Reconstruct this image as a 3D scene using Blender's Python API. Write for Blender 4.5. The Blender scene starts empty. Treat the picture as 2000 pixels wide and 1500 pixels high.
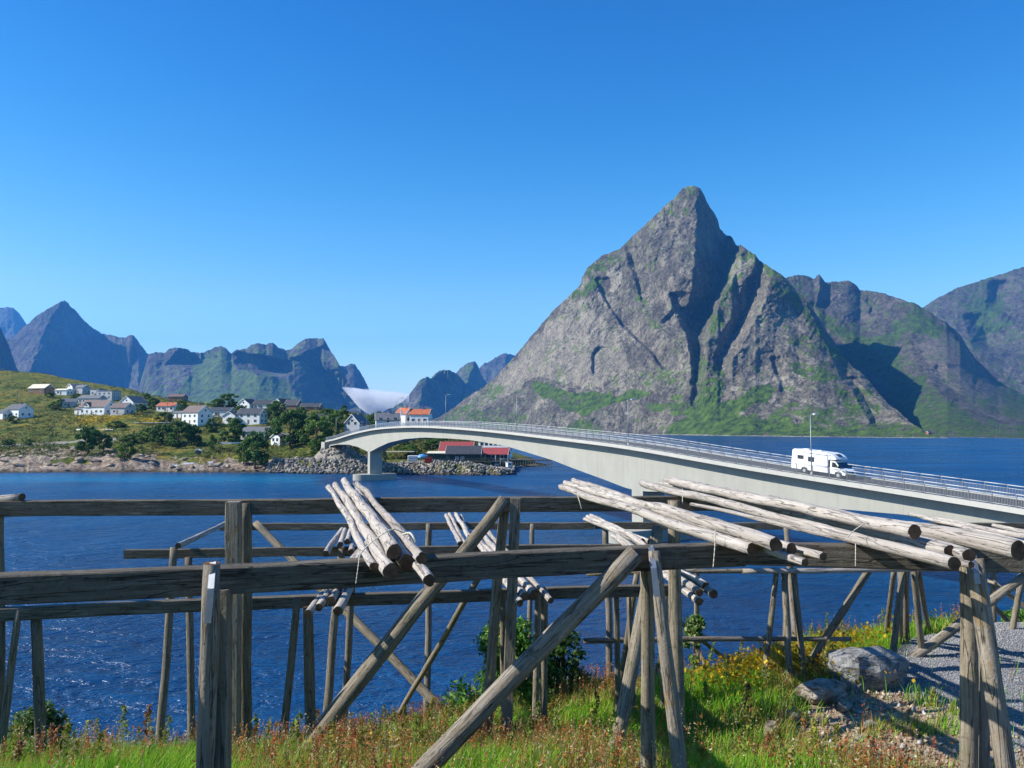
import bpy, math, random
import numpy as np
from mathutils import Vector, Matrix

# ------------------------------------------------------------------ camera, sky, sun
scene = bpy.context.scene
H = 15.5                       # camera height over the water
PITCH = math.atan(86 / 1500)   # slightly upwards
cam_d = bpy.data.cameras.new('camera'); cam = bpy.data.objects.new('camera', cam_d)
scene.collection.objects.link(cam)
cam_d.sensor_width = 36; cam_d.lens = 27.0
cam_d.clip_start = 0.1; cam_d.clip_end = 90000
cam.location = (0, 0, H); cam.rotation_euler = (math.pi/2 + PITCH, 0, 0)
scene.camera = cam

SUN_AZ = math.radians(-96)     # measured from straight ahead, negative = left
SUN_EL = math.radians(37)
world = bpy.data.worlds.new('World'); scene.world = world; world.use_nodes = True
wn = world.node_tree; bg = wn.nodes['Background']
sky = wn.nodes.new('ShaderNodeTexSky'); sky.sky_type = 'NISHITA'; sky.sun_disc = False
sky.sun_elevation = SUN_EL; sky.sun_rotation = SUN_AZ
sky.altitude = 0; sky.air_density = 1.0; sky.dust_density = 0.5; sky.ozone_density = 2.6
hs = wn.nodes.new('ShaderNodeHueSaturation'); hs.inputs['Saturation'].default_value = 1.35
wn.links.new(sky.outputs[0], hs.inputs['Color']); 
tcw = wn.nodes.new('ShaderNodeTexCoord'); spw = wn.nodes.new('ShaderNodeSeparateXYZ'); wn.links.new(tcw.outputs['Generated'], spw.inputs[0])
rw = wn.nodes.new('ShaderNodeValToRGB'); rw.color_ramp.interpolation = 'B_SPLINE'; ee = rw.color_ramp.elements   # pale towards the horizon, deep overhead
ee[0].position = 0.0; ee[0].color = (1.75,1.22,0.82,1); ee[1].position = 0.62; ee[1].color = (0.15,0.41,0.60,1)
for p_, c_ in ((0.09,(1.35,1.08,0.77)),(0.2,(0.78,0.84,0.69)),(0.34,(0.34,0.61,0.66)),(0.48,(0.19,0.48,0.64))): q_ = ee.new(p_); q_.color = (*c_,1)
mw = wn.nodes.new('ShaderNodeMix'); mw.data_type = 'RGBA'; mw.blend_type = 'MULTIPLY'; mw.inputs[0].default_value = 1.0
wn.links.new(spw.outputs[2], rw.inputs[0]); wn.links.new(hs.outputs[0], mw.inputs[6]); wn.links.new(rw.outputs[0], mw.inputs[7]); wn.links.new(mw.outputs[2], bg.inputs[0]); bg.inputs[1].default_value = 0.15

sun_d = bpy.data.lights.new('sun', 'SUN'); sun = bpy.data.objects.new('sun', sun_d)
scene.collection.objects.link(sun)
sun_d.energy = 5.0; sun_d.angle = math.radians(0.5); sun_d.color = (1.0, 0.95, 0.86)
sdir = Vector((math.sin(SUN_AZ)*math.cos(SUN_EL), math.cos(SUN_AZ)*math.cos(SUN_EL), math.sin(SUN_EL)))
sun.rotation_euler = sdir.to_track_quat('Z', 'Y').to_euler()
scene.view_settings.view_transform = 'Standard'; scene.view_settings.look = 'None'
scene.view_settings.exposure = 0.85; scene.view_settings.gamma = 1.0
scene.render.engine = 'CYCLES'
scene.cycles.volume_bounces = 3
scene.cycles.max_bounces = 6

random.seed(7); rng = np.random.default_rng(7)
col = scene.collection
CP, SP = math.cos(PITCH), math.sin(PITCH)

# ------------------------------------------------------------------ helpers
def ray(px, py):
    u = (px-1000)/1500; v = (750-py)/1500
    return u, CP - v*SP, SP + v*CP
def at(px, py, Y):
    x, y, z = ray(px, py); s = Y/y
    return Vector((x*s, Y, H + z*s))
def atz(px, py, z):
    x, y, zz = ray(px, py); s = (z-H)/zz
    return Vector((x*s, y*s, z))
def at_np(px, py, Y):
    u = (px-1000)/1500; v = (750-py)/1500
    y = CP - v*SP; z = SP + v*CP; s = Y/y
    return np.stack([u*s, Y+0*u, H+z*s], -1)

def tag(o, label=None, cat=None, group=None, kind=None):
    if label: o['label'] = label
    if cat: o['category'] = cat
    if group: o['group'] = group
    if kind: o['kind'] = kind
    return o
def empty(name, loc=(0,0,0), rz=0, label=None, cat=None, group=None):
    o = bpy.data.objects.new(name, None); col.objects.link(o)
    o.location = loc; o.rotation_euler = (0,0,rz); o.empty_display_size = 0.3
    return tag(o, label, cat, group)
def link_mesh(name, me, parent=None, M=None):
    o = bpy.data.objects.new(name, me); col.objects.link(o)
    if parent is not None: o.parent = parent
    if M is not None: o.matrix_local = M
    return o
def np_mesh(name, verts, faces, mats=(), smooth=False, attrs=None, mi=None):
    """faces: (n,k) int array, all of k corners"""
    me = bpy.data.meshes.new(name)
    verts = np.asarray(verts, np.float32).reshape(-1,3); faces = np.asarray(faces, np.int32)
    n, k = faces.shape
    me.vertices.add(len(verts)); me.vertices.foreach_set('co', verts.ravel())
    me.loops.add(n*k); me.loops.foreach_set('vertex_index', faces.ravel())
    me.polygons.add(n); me.polygons.foreach_set('loop_start', np.arange(0, n*k, k, dtype=np.int32))
    me.polygons.foreach_set('loop_total', np.full(n, k, np.int32))
    if smooth: me.polygons.foreach_set('use_smooth', np.ones(n, bool))
    if mi is not None: me.polygons.foreach_set('material_index', np.asarray(mi, np.int32))
    for m in mats: me.materials.append(m)
    me.update(calc_edges=True)
    for nm, a in (attrs or {}).items():
        a = np.asarray(a, np.float32)
        if a.ndim == 1:
            at_ = me.attributes.new(nm, 'FLOAT', 'POINT'); at_.data.foreach_set('value', a)
        else:
            at_ = me.attributes.new(nm, 'FLOAT_COLOR', 'POINT')
            if a.shape[1] == 3: a = np.concatenate([a, np.ones((len(a),1), np.float32)], 1)
            at_.data.foreach_set('color', a.ravel())
    me.validate()
    return me
def grid_faces(nu, nv):
    i = np.arange(nu-1)[:,None]*nv + np.arange(nv-1)[None,:]
    i = i.ravel()
    return np.stack([i, i+nv, i+nv+1, i+1], -1)

class MB:
    def __init__(s): s.v = []; s.f = []; s.m = []; s.sm = []
    def add(s, vs, fs, m=0, smooth=False):
        b = len(s.v); s.v += [tuple(p) for p in vs]
        for f in fs: s.f.append(tuple(b+i for i in f)); s.m.append(m); s.sm.append(smooth)
        return s
    def box(s, c, d, m=0, rz=0, taper=1.0, M=None):
        x, y, z = d[0]/2, d[1]/2, d[2]/2; vs = []
        for sz in (-1, 1):
            t = taper if sz > 0 else 1
            for sx, sy in ((-1,-1),(1,-1),(1,1),(-1,1)):
                px, py = sx*x*t, sy*y*t
                q = Vector((px*math.cos(rz)-py*math.sin(rz), px*math.sin(rz)+py*math.cos(rz), sz*z))
                if M is not None: q = M @ q
                vs.append((c[0]+q[0], c[1]+q[1], c[2]+q[2]))
        return s.add(vs, [(3,2,1,0),(4,5,6,7),(0,1,5,4),(1,2,6,5),(2,3,7,6),(3,0,4,7)], m)
    def prism(s, pts, axis, a, b, m=0):
        """pts 2D outline in the two other axes, extruded a..b along axis (0,1,2)"""
        n = len(pts); vs = []
        for w in (a, b):
            for p, q in pts:
                vs.append({0:(w,p,q), 1:(p,w,q), 2:(p,q,w)}[axis])
        fs = [tuple(range(n))[::-1], tuple(range(n, 2*n))] + [(i, (i+1)%n, n+(i+1)%n, n+i) for i in range(n)]
        return s.add(vs, fs, m)
    def tube(s, p0, p1, r0, r1=None, seg=8, m=0, cap=None, smooth=True):
        r1 = r0 if r1 is None else r1; p0 = Vector(p0); p1 = Vector(p1)
        q = (p1-p0).to_track_quat('Z','Y').to_matrix(); vs = []
        for p, r in ((p0,r0),(p1,r1)):
            for i in range(seg):
                a = 2*math.pi*i/seg; vs.append(p + q @ Vector((r*math.cos(a), r*math.sin(a), 0)))
        s.add(vs, [(i, (i+1)%seg, seg+(i+1)%seg, seg+i) for i in range(seg)], m, smooth)
        b = len(s.v)-2*seg; cm = m if cap is None else cap
        s.f.append(tuple(b+i for i in range(seg))[::-1]); s.m.append(cm); s.sm.append(False)
        s.f.append(tuple(b+seg+i for i in range(seg))); s.m.append(cm); s.sm.append(False)
        return s
    def path(s, pts, r, seg=6, m=0):
        for a, b in zip(pts[:-1], pts[1:]): s.tube(a, b, r, r, seg, m)
        return s
    def build(s, name, mats, parent=None, off=None, M=None):
        me = bpy.data.meshes.new(name)
        v = s.v if off is None else [(a-off[0], b-off[1], c-off[2]) for a,b,c in s.v]
        me.from_pydata(v, [], s.f)
        for mm in (mats if isinstance(mats, (list,tuple)) else [mats]): me.materials.append(mm)
        me.polygons.foreach_set('material_index', s.m); me.polygons.foreach_set('use_smooth', s.sm)
        me.update()
        return link_mesh(name, me, parent, M)

def copy_tree(o, parent=None):
    c = o.copy(); col.objects.link(c)
    if parent is not None: c.parent = parent
    for ch in list(o.children): copy_tree(ch, c)
    return c

# numpy value noise
def _h(ix, iy, seed):
    n = (ix.astype(np.int64)*374761393 + iy.astype(np.int64)*668265263 + seed*1442695041) & 0xffffffff
    n = ((n ^ (n >> 13))*1274126177) & 0xffffffff
    return ((n ^ (n >> 16)) & 0xffffff)/float(0xffffff)
def vn(x, y, seed=0):
    x = np.asarray(x, float); y = np.asarray(y, float)
    ix = np.floor(x); iy = np.floor(y); fx = x-ix; fy = y-iy
    fx = fx*fx*fx*(fx*(fx*6-15)+10); fy = fy*fy*fy*(fy*(fy*6-15)+10)
    a = _h(ix,iy,seed); b = _h(ix+1,iy,seed); c = _h(ix,iy+1,seed); d = _h(ix+1,iy+1,seed)
    return (a*(1-fx)+b*fx)*(1-fy)+(c*(1-fx)+d*fx)*fy
def fbm(x, y, o=5, seed=0, g=0.5):
    s = 0; a = 1; t = 0
    for i in range(o):
        s = s + a*vn(x*2**i+13.7*i, y*2**i+7.1*i, seed+i); t += a; a *= g
    return s/t
def ridged(x, y, o=5, seed=0, g=0.5):
    s = 0; a = 1; t = 0
    for i in range(o):
        s = s + a*(1-np.abs(2*vn(x*2**i+13.7*i, y*2**i+7.1*i, seed+i)-1)); t += a; a *= g
    return s/t
def sstep(a, b, x): 
    t = np.clip((x-a)/(b-a), 0, 1); return t*t*(3-2*t)
def I(x, tbl):
    return np.interp(x, [t[0] for t in tbl], [t[1] for t in tbl])

# ------------------------------------------------------------------ materials
def new_mat(name, rough=0.8, spec=0.3):
    m = bpy.data.materials.new(name); m.use_nodes = True
    b = m.node_tree.nodes['Principled BSDF']; b.inputs['Roughness'].default_value = rough
    b.inputs['Specular IOR Level'].default_value = spec
    return m, m.node_tree, b
def N(nt, t, **kw):
    n = nt.nodes.new(t)
    for k, v in kw.items():
        if k in n.inputs.keys() if isinstance(k, str) else False: n.inputs[k].default_value = v
        else: setattr(n, k, v)
    return n
def noise(nt, vec, scale, detail=4, rough=0.55, dist=0.0):
    n = nt.nodes.new('ShaderNodeTexNoise'); n.inputs['Scale'].default_value = scale
    n.inputs['Detail'].default_value = detail; n.inputs['Roughness'].default_value = rough
    n.inputs['Distortion'].default_value = dist
    if vec is not None: nt.links.new(vec, n.inputs['Vector'])
    return n.outputs['Fac']
def ramp(nt, fac, stops):
    r = nt.nodes.new('ShaderNodeValToRGB'); e = r.color_ramp.elements
    while len(e) > 1: e.remove(e[0])
    for i, (p, c) in enumerate(stops):
        if i == 0: e[0].position = p; q = e[0]
        else: q = e.new(p)
        q.color = (*c, 1) if len(c) == 3 else c
    nt.links.new(fac, r.inputs[0]); return r.outputs[0]
def mixc(nt, fac, a, b, mode='MIX'):
    n = nt.nodes.new('ShaderNodeMix'); n.data_type = 'RGBA'; n.blend_type = mode
    for s, v in ((0, fac), (6, a), (7, b)):
        if hasattr(v, 'is_linked') or hasattr(v, 'links'): nt.links.new(v, n.inputs[s])
        else: n.inputs[s].default_value = v if s == 0 else (*v, 1)
    return n.outputs[2]
def mathn(nt, op, a, b=0.0, clamp=False):
    n = nt.nodes.new('ShaderNodeMath'); n.operation = op; n.use_clamp = clamp
    for s, v in ((0,a),(1,b)):
        if hasattr(v, 'links'): nt.links.new(v, n.inputs[s])
        else: n.inputs[s].default_value = v
    return n.outputs[0]
def mapr(nt, v, a, b, c=0.0, d=1.0):
    n = nt.nodes.new('ShaderNodeMapRange'); nt.links.new(v, n.inputs[0])
    for i, x in enumerate((a,b,c,d)): n.inputs[i+1].default_value = x
    return n.outputs[0]
def bump(nt, b, h, strength=0.5, dist=0.1, normal=None):
    n = nt.nodes.new('ShaderNodeBump'); n.inputs['Strength'].default_value = strength
    n.inputs['Distance'].default_value = dist; nt.links.new(h, n.inputs['Height'])
    if normal is not None: nt.links.new(normal, n.inputs['Normal'])
    if b is not None: nt.links.new(n.outputs[0], b.inputs['Normal'])
    return n.outputs[0]
def objvec(nt, scale=(1,1,1), rnd=True, kind='Object'):
    tc = nt.nodes.new('ShaderNodeTexCoord'); mp = nt.nodes.new('ShaderNodeMapping')
    nt.links.new(tc.outputs[kind], mp.inputs[0]); mp.inputs['Scale'].default_value = scale
    if rnd:
        oi = nt.nodes.new('ShaderNodeObjectInfo')
        mu = nt.nodes.new('ShaderNodeMath'); mu.operation = 'MULTIPLY'; mu.inputs[1].default_value = 57.0
        nt.links.new(oi.outputs['Random'], mu.inputs[0]); nt.links.new(mu.outputs[0], mp.inputs['Location'])
    return mp.outputs[0]
def attr(nt, name, out='Fac'):
    a = nt.nodes.new('ShaderNodeAttribute'); a.attribute_name = name; return a.outputs[out]
def worldpos(nt):
    g = nt.nodes.new('ShaderNodeNewGeometry'); return g.outputs['Position']

def plain(name, c, rough=0.7, spec=0.3, var=0.12, scale=1.5, metal=0.0, bmp=0.0):
    m, nt, b = new_mat(name, rough, spec); b.inputs['Metallic'].default_value = metal
    v = objvec(nt)
    f = noise(nt, v, scale, 5)
    lo = tuple(x*(1-var*1.6) for x in c); hi = tuple(min(1, x*(1+var)) for x in c)
    nt.links.new(ramp(nt, f, [(0.3, lo), (0.7, hi)]), b.inputs['Base Color'])
    if bmp: bump(nt, b, f, 0.4, bmp)
    return m

def wood(name, dark, mid, light, moss=None, rough=0.85, crack=0.5):
    m, nt, b = new_mat(name, rough, 0.2)
    v = objvec(nt, (1,1,0.07)); v2 = objvec(nt, (1,1,0.35)); v3 = objvec(nt, (1,1,1))
    f = noise(nt, v, 38, 6, 0.65); g = noise(nt, v2, 5, 5, 0.6); c = noise(nt, v, 16, 3, 0.5, 0.4)
    base = ramp(nt, f, [(0.3, dark), (0.5, mid), (0.72, light)])
    base = mixc(nt, mapr(nt, g, 0.35, 0.7), base, mid)
    oi = nt.nodes.new('ShaderNodeObjectInfo')
    br = mapr(nt, oi.outputs['Random'], 0, 1, 0.82, 1.15)
    cb = nt.nodes.new('ShaderNodeCombineColor')
    for i in range(3): nt.links.new(br, cb.inputs[i])
    base = mixc(nt, 1.0, base, cb.outputs[0], 'MULTIPLY')
    crk = mapr(nt, mathn(nt, 'ABSOLUTE', mathn(nt, 'SUBTRACT', c, 0.5)), 0.0, 0.018)
    base = mixc(nt, mathn(nt, 'MULTIPLY', mathn(nt, 'SUBTRACT', 1.0, crk), crack), base, tuple(x*0.25 for x in dark))
    kn = nt.nodes.new('ShaderNodeTexVoronoi'); kn.inputs['Scale'].default_value = 7
    nt.links.new(v2, kn.inputs['Vector'])
    kf = mapr(nt, kn.outputs['Distance'], 0.05, 0.11, 0.75, 0.0)
    base = mixc(nt, kf, base, tuple(x*0.45 for x in dark))
    if moss:
        mf = mapr(nt, noise(nt, v3, 6, 5, 0.7), 0.56, 0.68, 0, 0.6)
        base = mixc(nt, mf, base, moss)
    sc_ = mapr(nt, noise(nt, v3, 22, 4, 0.75), 0.57, 0.66, 0, 0.55)
    base = mixc(nt, sc_, base, tuple(x*0.8 for x in dark))
    nt.links.new(base, b.inputs['Base Color'])
    hh = mathn(nt, 'ADD', mathn(nt, 'ADD', mathn(nt, 'MULTIPLY', f, 0.6), mathn(nt, 'MULTIPLY', noise(nt, v3, 30, 4, 0.7), 0.9)), mathn(nt, 'MULTIPLY', crk, 0.8))
    bump(nt, b, hh, 1.0, 0.009)
    return m

M = {}
M['log'] = wood('pale_log_wood', (0.20,0.17,0.145), (0.37,0.33,0.29), (0.56,0.52,0.47), crack=0.75)
M['post'] = wood('weathered_post_wood', (0.08,0.065,0.047), (0.205,0.173,0.125), (0.36,0.32,0.25), moss=(0.11,0.12,0.05), crack=0.8)
M['grey_post'] = wood('grey_post_wood', (0.09,0.074,0.054), (0.22,0.188,0.145), (0.38,0.345,0.295), moss=(0.22,0.14,0.05), crack=0.85)
M['beam'] = wood('weathered_beam_wood', (0.042,0.034,0.025), (0.125,0.105,0.079), (0.28,0.255,0.21), moss=(0.15,0.145,0.10), crack=0.8)
M['log_end'] = plain('cut_end_wood', (0.13,0.075,0.045), 0.9, 0.1, 0.3, 14)
M['galv'] = plain('galvanised_steel', (0.27,0.29,0.32), 0.5, 0.5, 0.12, 8, metal=0.5)
M['rail'] = plain('railing_steel', (0.42,0.44,0.46), 0.5, 0.5, 0.06, 1)
M['rail_post'] = plain('railing_post_steel', (0.16,0.165,0.17), 0.6, 0.4, 0.06, 1)
M['cord'] = plain('pale_cord', (0.6,0.56,0.45), 0.9, 0.1)
M['iron'] = plain('dark_iron', (0.05,0.05,0.055), 0.6, 0.4)
def concrete(name, c, streak=0.3):
    m, nt, b = new_mat(name, 0.85, 0.25)
    p = objvec(nt, (1,1,1), False); vs = objvec(nt, (0.5,0.5,0.06), False)
    f = noise(nt, p, 0.35, 6, 0.6); g = noise(nt, vs, 3.0, 4, 0.6); h = noise(nt, p, 12, 4)
    base = ramp(nt, f, [(0.3, tuple(x*0.88 for x in c)), (0.7, c)])
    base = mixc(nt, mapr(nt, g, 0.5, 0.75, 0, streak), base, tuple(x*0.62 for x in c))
    dt = nt.nodes.new('ShaderNodeVectorMath'); dt.operation = 'DOT_PRODUCT'; nt.links.new(p, dt.inputs[0]); dt.inputs[1].default_value = (-0.09, 0.19, 0.0)
    fr_ = mathn(nt, 'FRACT', dt.outputs['Value']); jn = mapr(nt, mathn(nt, 'ABSOLUTE', mathn(nt, 'SUBTRACT', fr_, 0.5)), 0.0, 0.012, 0.28, 0.0)   # pour joints
    base = mixc(nt, jn, base, tuple(x*0.5 for x in c))
    stn = mapr(nt, noise(nt, objvec(nt, (1.4,1.4,0.05), False), 2.0, 5, 0.7), 0.6, 0.75, 0, 0.4)
    base = mixc(nt, stn, base, (0.22,0.19,0.14))
    nt.links.new(base, b.inputs['Base Color']); bump(nt, b, h, 0.25, 0.01)
    return m
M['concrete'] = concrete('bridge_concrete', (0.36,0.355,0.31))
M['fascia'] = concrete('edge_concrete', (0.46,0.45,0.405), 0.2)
M['asphalt'] = plain('asphalt', (0.055,0.055,0.058), 0.9, 0.2, 0.15, 3)
M['white_wall'] = plain('white_painted_boards', (0.76,0.77,0.76), 0.6, 0.3, 0.06, 0.8)
M['grey_wall'] = plain('grey_painted_boards', (0.42,0.44,0.46), 0.6, 0.3, 0.08, 0.8)
M['yellow_wall'] = plain('pale_yellow_boards', (0.7,0.62,0.36), 0.6, 0.3, 0.06, 0.8)
M['ochre_wall'] = plain('brown_boards', (0.24,0.14,0.08), 0.7, 0.3, 0.15, 0.8)
M['green_wall'] = plain('dark_green_boards', (0.02,0.05,0.045), 0.7, 0.3, 0.15, 0.8)
M['red_wall'] = plain('red_painted_boards', (0.36,0.035,0.03), 0.7, 0.3, 0.12, 0.8)
M['roof_dark'] = plain('dark_slate_roof', (0.055,0.06,0.07), 0.6, 0.35, 0.2, 1.2)
M['roof_grey'] = plain('grey_slate_roof', (0.15,0.155,0.165), 0.6, 0.35, 0.15, 1.2)
M['roof_red'] = plain('red_sheet_roof', (0.30,0.06,0.055), 0.6, 0.35, 0.1, 1.2)
M['roof_orange'] = plain('orange_tiled_roof', (0.42,0.125,0.055), 0.7, 0.3, 0.18, 1.2)
M['roof_brown'] = plain('brown_tiled_roof', (0.15,0.11,0.10), 0.7, 0.3, 0.18, 1.2)
M['roof_cream'] = plain('cream_sheet_roof', (0.68,0.62,0.45), 0.6, 0.3, 0.05, 1)
M['glass'] = plain('window_glass', (0.03,0.04,0.05), 0.12, 0.6, 0.1, 2)
M['trim'] = plain('white_trim', (0.8,0.8,0.78), 0.6, 0.3, 0.04)
M['lamp_head'] = plain('lamp_housing', (0.6,0.62,0.64), 0.4, 0.5, 0.05)

def rock_mat(name, c, dark, pale, scale=1.0, bmp=0.3, lich=None, wet=False):
    m, nt, b = new_mat(name, 0.85, 0.2)
    v = objvec(nt, (1,1,1), True)
    f = noise(nt, v, 0.9*scale, 8, 0.62); g = noise(nt, v, 6*scale, 6, 0.6)
    vs = objvec(nt, (1,1,3.0), True); s = noise(nt, vs, 0.7*scale, 5, 0.6, 0.6)
    base = ramp(nt, f, [(0.32, dark), (0.5, c), (0.7, pale)])
    crk = mapr(nt, mathn(nt,'ABSOLUTE', mathn(nt,'SUBTRACT', s, 0.5)), 0, 0.03)
    base = mixc(nt, mathn(nt,'MULTIPLY', mathn(nt,'SUBTRACT',1.0,crk), 0.7), base, tuple(x*0.35 for x in dark))
    if lich: base = mixc(nt, mapr(nt, g, 0.58, 0.7, 0, 0.6), base, lich)
    if wet:
        sp = nt.nodes.new('ShaderNodeSeparateXYZ'); nt.links.new(worldpos(nt), sp.inputs[0])
        wf = mapr(nt, mathn(nt,'ADD', sp.outputs[2], mathn(nt,'MULTIPLY', f, 0.8)), 0.6, 1.5, 0.85, 0.0)
        base = mixc(nt, wf, base, (0.035,0.03,0.02))
    nt.links.new(base, b.inputs['Base Color'])
    bump(nt, b, mathn(nt,'ADD', mathn(nt,'ADD', f, mathn(nt,'MULTIPLY', g, 0.25)), mathn(nt,'MULTIPLY', crk, 0.3)), 0.7, bmp)
    return m
M['boulder'] = rock_mat('grey_boulder', (0.22,0.22,0.215), (0.15,0.15,0.148), (0.29,0.29,0.28), 2.5, 0.06)
M['rubble'] = rock_mat('pink_rubble', (0.27,0.225,0.18), (0.13,0.105,0.085), (0.40,0.36,0.31), 4, 0.06, lich=(0.2,0.2,0.06))
M['riprap'] = rock_mat('riprap_stone', (0.26,0.24,0.21), (0.125,0.117,0.107), (0.40,0.375,0.33), 0.8, 0.15, wet=True)
# ------------------------------------------------------------------ mountains
def mountain_mat(name, rock, rock_dk, rock_pale, veg, veg_dk, sc=1.0, bmp=12.0):
    m, nt, b = new_mat(name, 0.92, 0.1)
    v = objvec(nt, (1,1,1), False)
    tilt = nt.nodes.new('ShaderNodeMapping'); nt.links.new(v, tilt.inputs[0])
    tilt.inputs['Rotation'].default_value = (0.3, 0.75, 0.2); tilt.inputs['Scale'].default_value = (3.2, 1, 0.5)
    f = noise(nt, v, 0.009*sc, 9, 0.62); g = noise(nt, v, 0.05*sc, 8, 0.65)
    s = noise(nt, tilt.outputs[0], 0.014*sc, 7, 0.6, 0.8)
    w = noise(nt, v, 0.022*sc, 6, 0.6, 1.2)
    crk = mapr(nt, mathn(nt,'ABSOLUTE', mathn(nt,'SUBTRACT', w, 0.5)), 0.0, 0.022)
    crk2 = mapr(nt, mathn(nt,'ABSOLUTE', mathn(nt,'SUBTRACT', s, 0.47)), 0.0, 0.035)
    w3 = noise(nt, v, 0.009*sc, 7, 0.55, 2.2); crk3 = mapr(nt, mathn(nt,'ABSOLUTE', mathn(nt,'SUBTRACT', w3, 0.5)), 0.0, 0.009)
    w4 = noise(nt, tilt.outputs[0], 0.045*sc, 6, 0.6, 1.0); crk4 = mapr(nt, mathn(nt,'ABSOLUTE', mathn(nt,'SUBTRACT', w4, 0.5)), 0.0, 0.03)
    mixf = mathn(nt,'ADD', mathn(nt,'MULTIPLY', f, 0.5), mathn(nt,'MULTIPLY', s, 0.5))
    base = ramp(nt, mixf, [(0.36, rock_dk), (0.5, rock), (0.64, rock_pale)])
    fine = noise(nt, v, 0.16*sc, 5, 0.75)
    fm_ = nt.nodes.new('ShaderNodeCombineColor'); fv = mapr(nt, fine, 0.33, 0.67, 0.76, 1.24)
    for i in range(3): nt.links.new(fv, fm_.inputs[i])
    base = mixc(nt, 1.0, base, fm_.outputs[0], 'MULTIPLY')
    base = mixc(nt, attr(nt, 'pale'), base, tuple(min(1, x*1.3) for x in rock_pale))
    base = mixc(nt, mathn(nt,'MULTIPLY', mathn(nt,'SUBTRACT',1.0,crk), 0.8), base, tuple(x*0.3 for x in rock_dk))
    base = mixc(nt, mathn(nt,'MULTIPLY', mathn(nt,'SUBTRACT',1.0,crk2), 0.35), base, tuple(x*0.4 for x in rock_dk))
    base = mixc(nt, mathn(nt,'MULTIPLY', mathn(nt,'SUBTRACT',1.0,crk3), 0.9), base, tuple(x*0.25 for x in rock_dk))
    base = mixc(nt, mathn(nt,'MULTIPLY', mathn(nt,'SUBTRACT',1.0,crk4), 0.5), base, tuple(x*0.4 for x in rock_dk))
    vc = ramp(nt, g, [(0.38, veg_dk), (0.6, veg)])
    va = attr(nt, 'veg')
    vf = mapr(nt, mathn(nt,'ADD', va, mathn(nt,'MULTIPLY', mathn(nt,'ADD', mathn(nt,'MULTIPLY', mathn(nt,'SUBTRACT', g, 0.5), 2.4), mathn(nt,'MULTIPLY', mathn(nt,'SUBTRACT', s, 0.5), 1.3)), 1.0)), 0.40, 0.72)
    base = mixc(nt, vf, base, vc)
    nt.links.new(base, b.inputs['Base Color'])
    hh = mathn(nt,'ADD', mathn(nt,'ADD', g, mathn(nt,'ADD', mathn(nt,'MULTIPLY', crk, 0.6), mathn(nt,'MULTIPLY', crk3, 0.8))), mathn(nt,'ADD', mathn(nt,'MULTIPLY', s, 1.0), mathn(nt,'MULTIPLY', crk2, 0.25)))
    n_b = nt.nodes.new('ShaderNodeBump'); n_b.inputs['Distance'].default_value = bmp*0.75; nt.links.new(hh, n_b.inputs['Height'])
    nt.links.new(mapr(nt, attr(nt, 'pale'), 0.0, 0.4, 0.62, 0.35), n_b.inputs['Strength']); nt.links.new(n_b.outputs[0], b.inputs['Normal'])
    return m
M['mtn'] = mountain_mat('mountain_rock', (0.150,0.132,0.098), (0.070,0.061,0.047), (0.262,0.232,0.176), (0.080,0.130,0.016), (0.022,0.042,0.008))
M['mtn_back'] = mountain_mat('back_mountain_rock', (0.098,0.085,0.072), (0.055,0.05,0.043), (0.145,0.125,0.105), (0.06,0.10,0.015), (0.03,0.05,0.015), 0.8)
M['mtn_far'] = mountain_mat('far_mountain_rock', (0.095,0.085,0.078), (0.05,0.047,0.044), (0.15,0.135,0.12), (0.095,0.14,0.032), (0.05,0.08,0.025), 0.4, 25)

def inpoly(px, py, poly):
    inside = np.zeros(px.shape, bool); n = len(poly)
    for i in range(n):
        x0,y0 = poly[i]; x1,y1 = poly[(i+1)%n]
        if y0 == y1: continue
        c = ((y0 > py) != (y1 > py)) & (px < (x1-x0)*(py-y0)/(y1-y0)+x0)
        inside ^= c
    return inside
def zone(px, py, poly, jit=9, seed=3):
    jx = px + jit*2*(fbm(px/22, py/22, 4, seed)-0.5)*2
    jy = py + jit*2*(fbm(px/22, py/22, 4, seed+50)-0.5)*2
    return inpoly(jx, jy, poly).astype(float)

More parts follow.
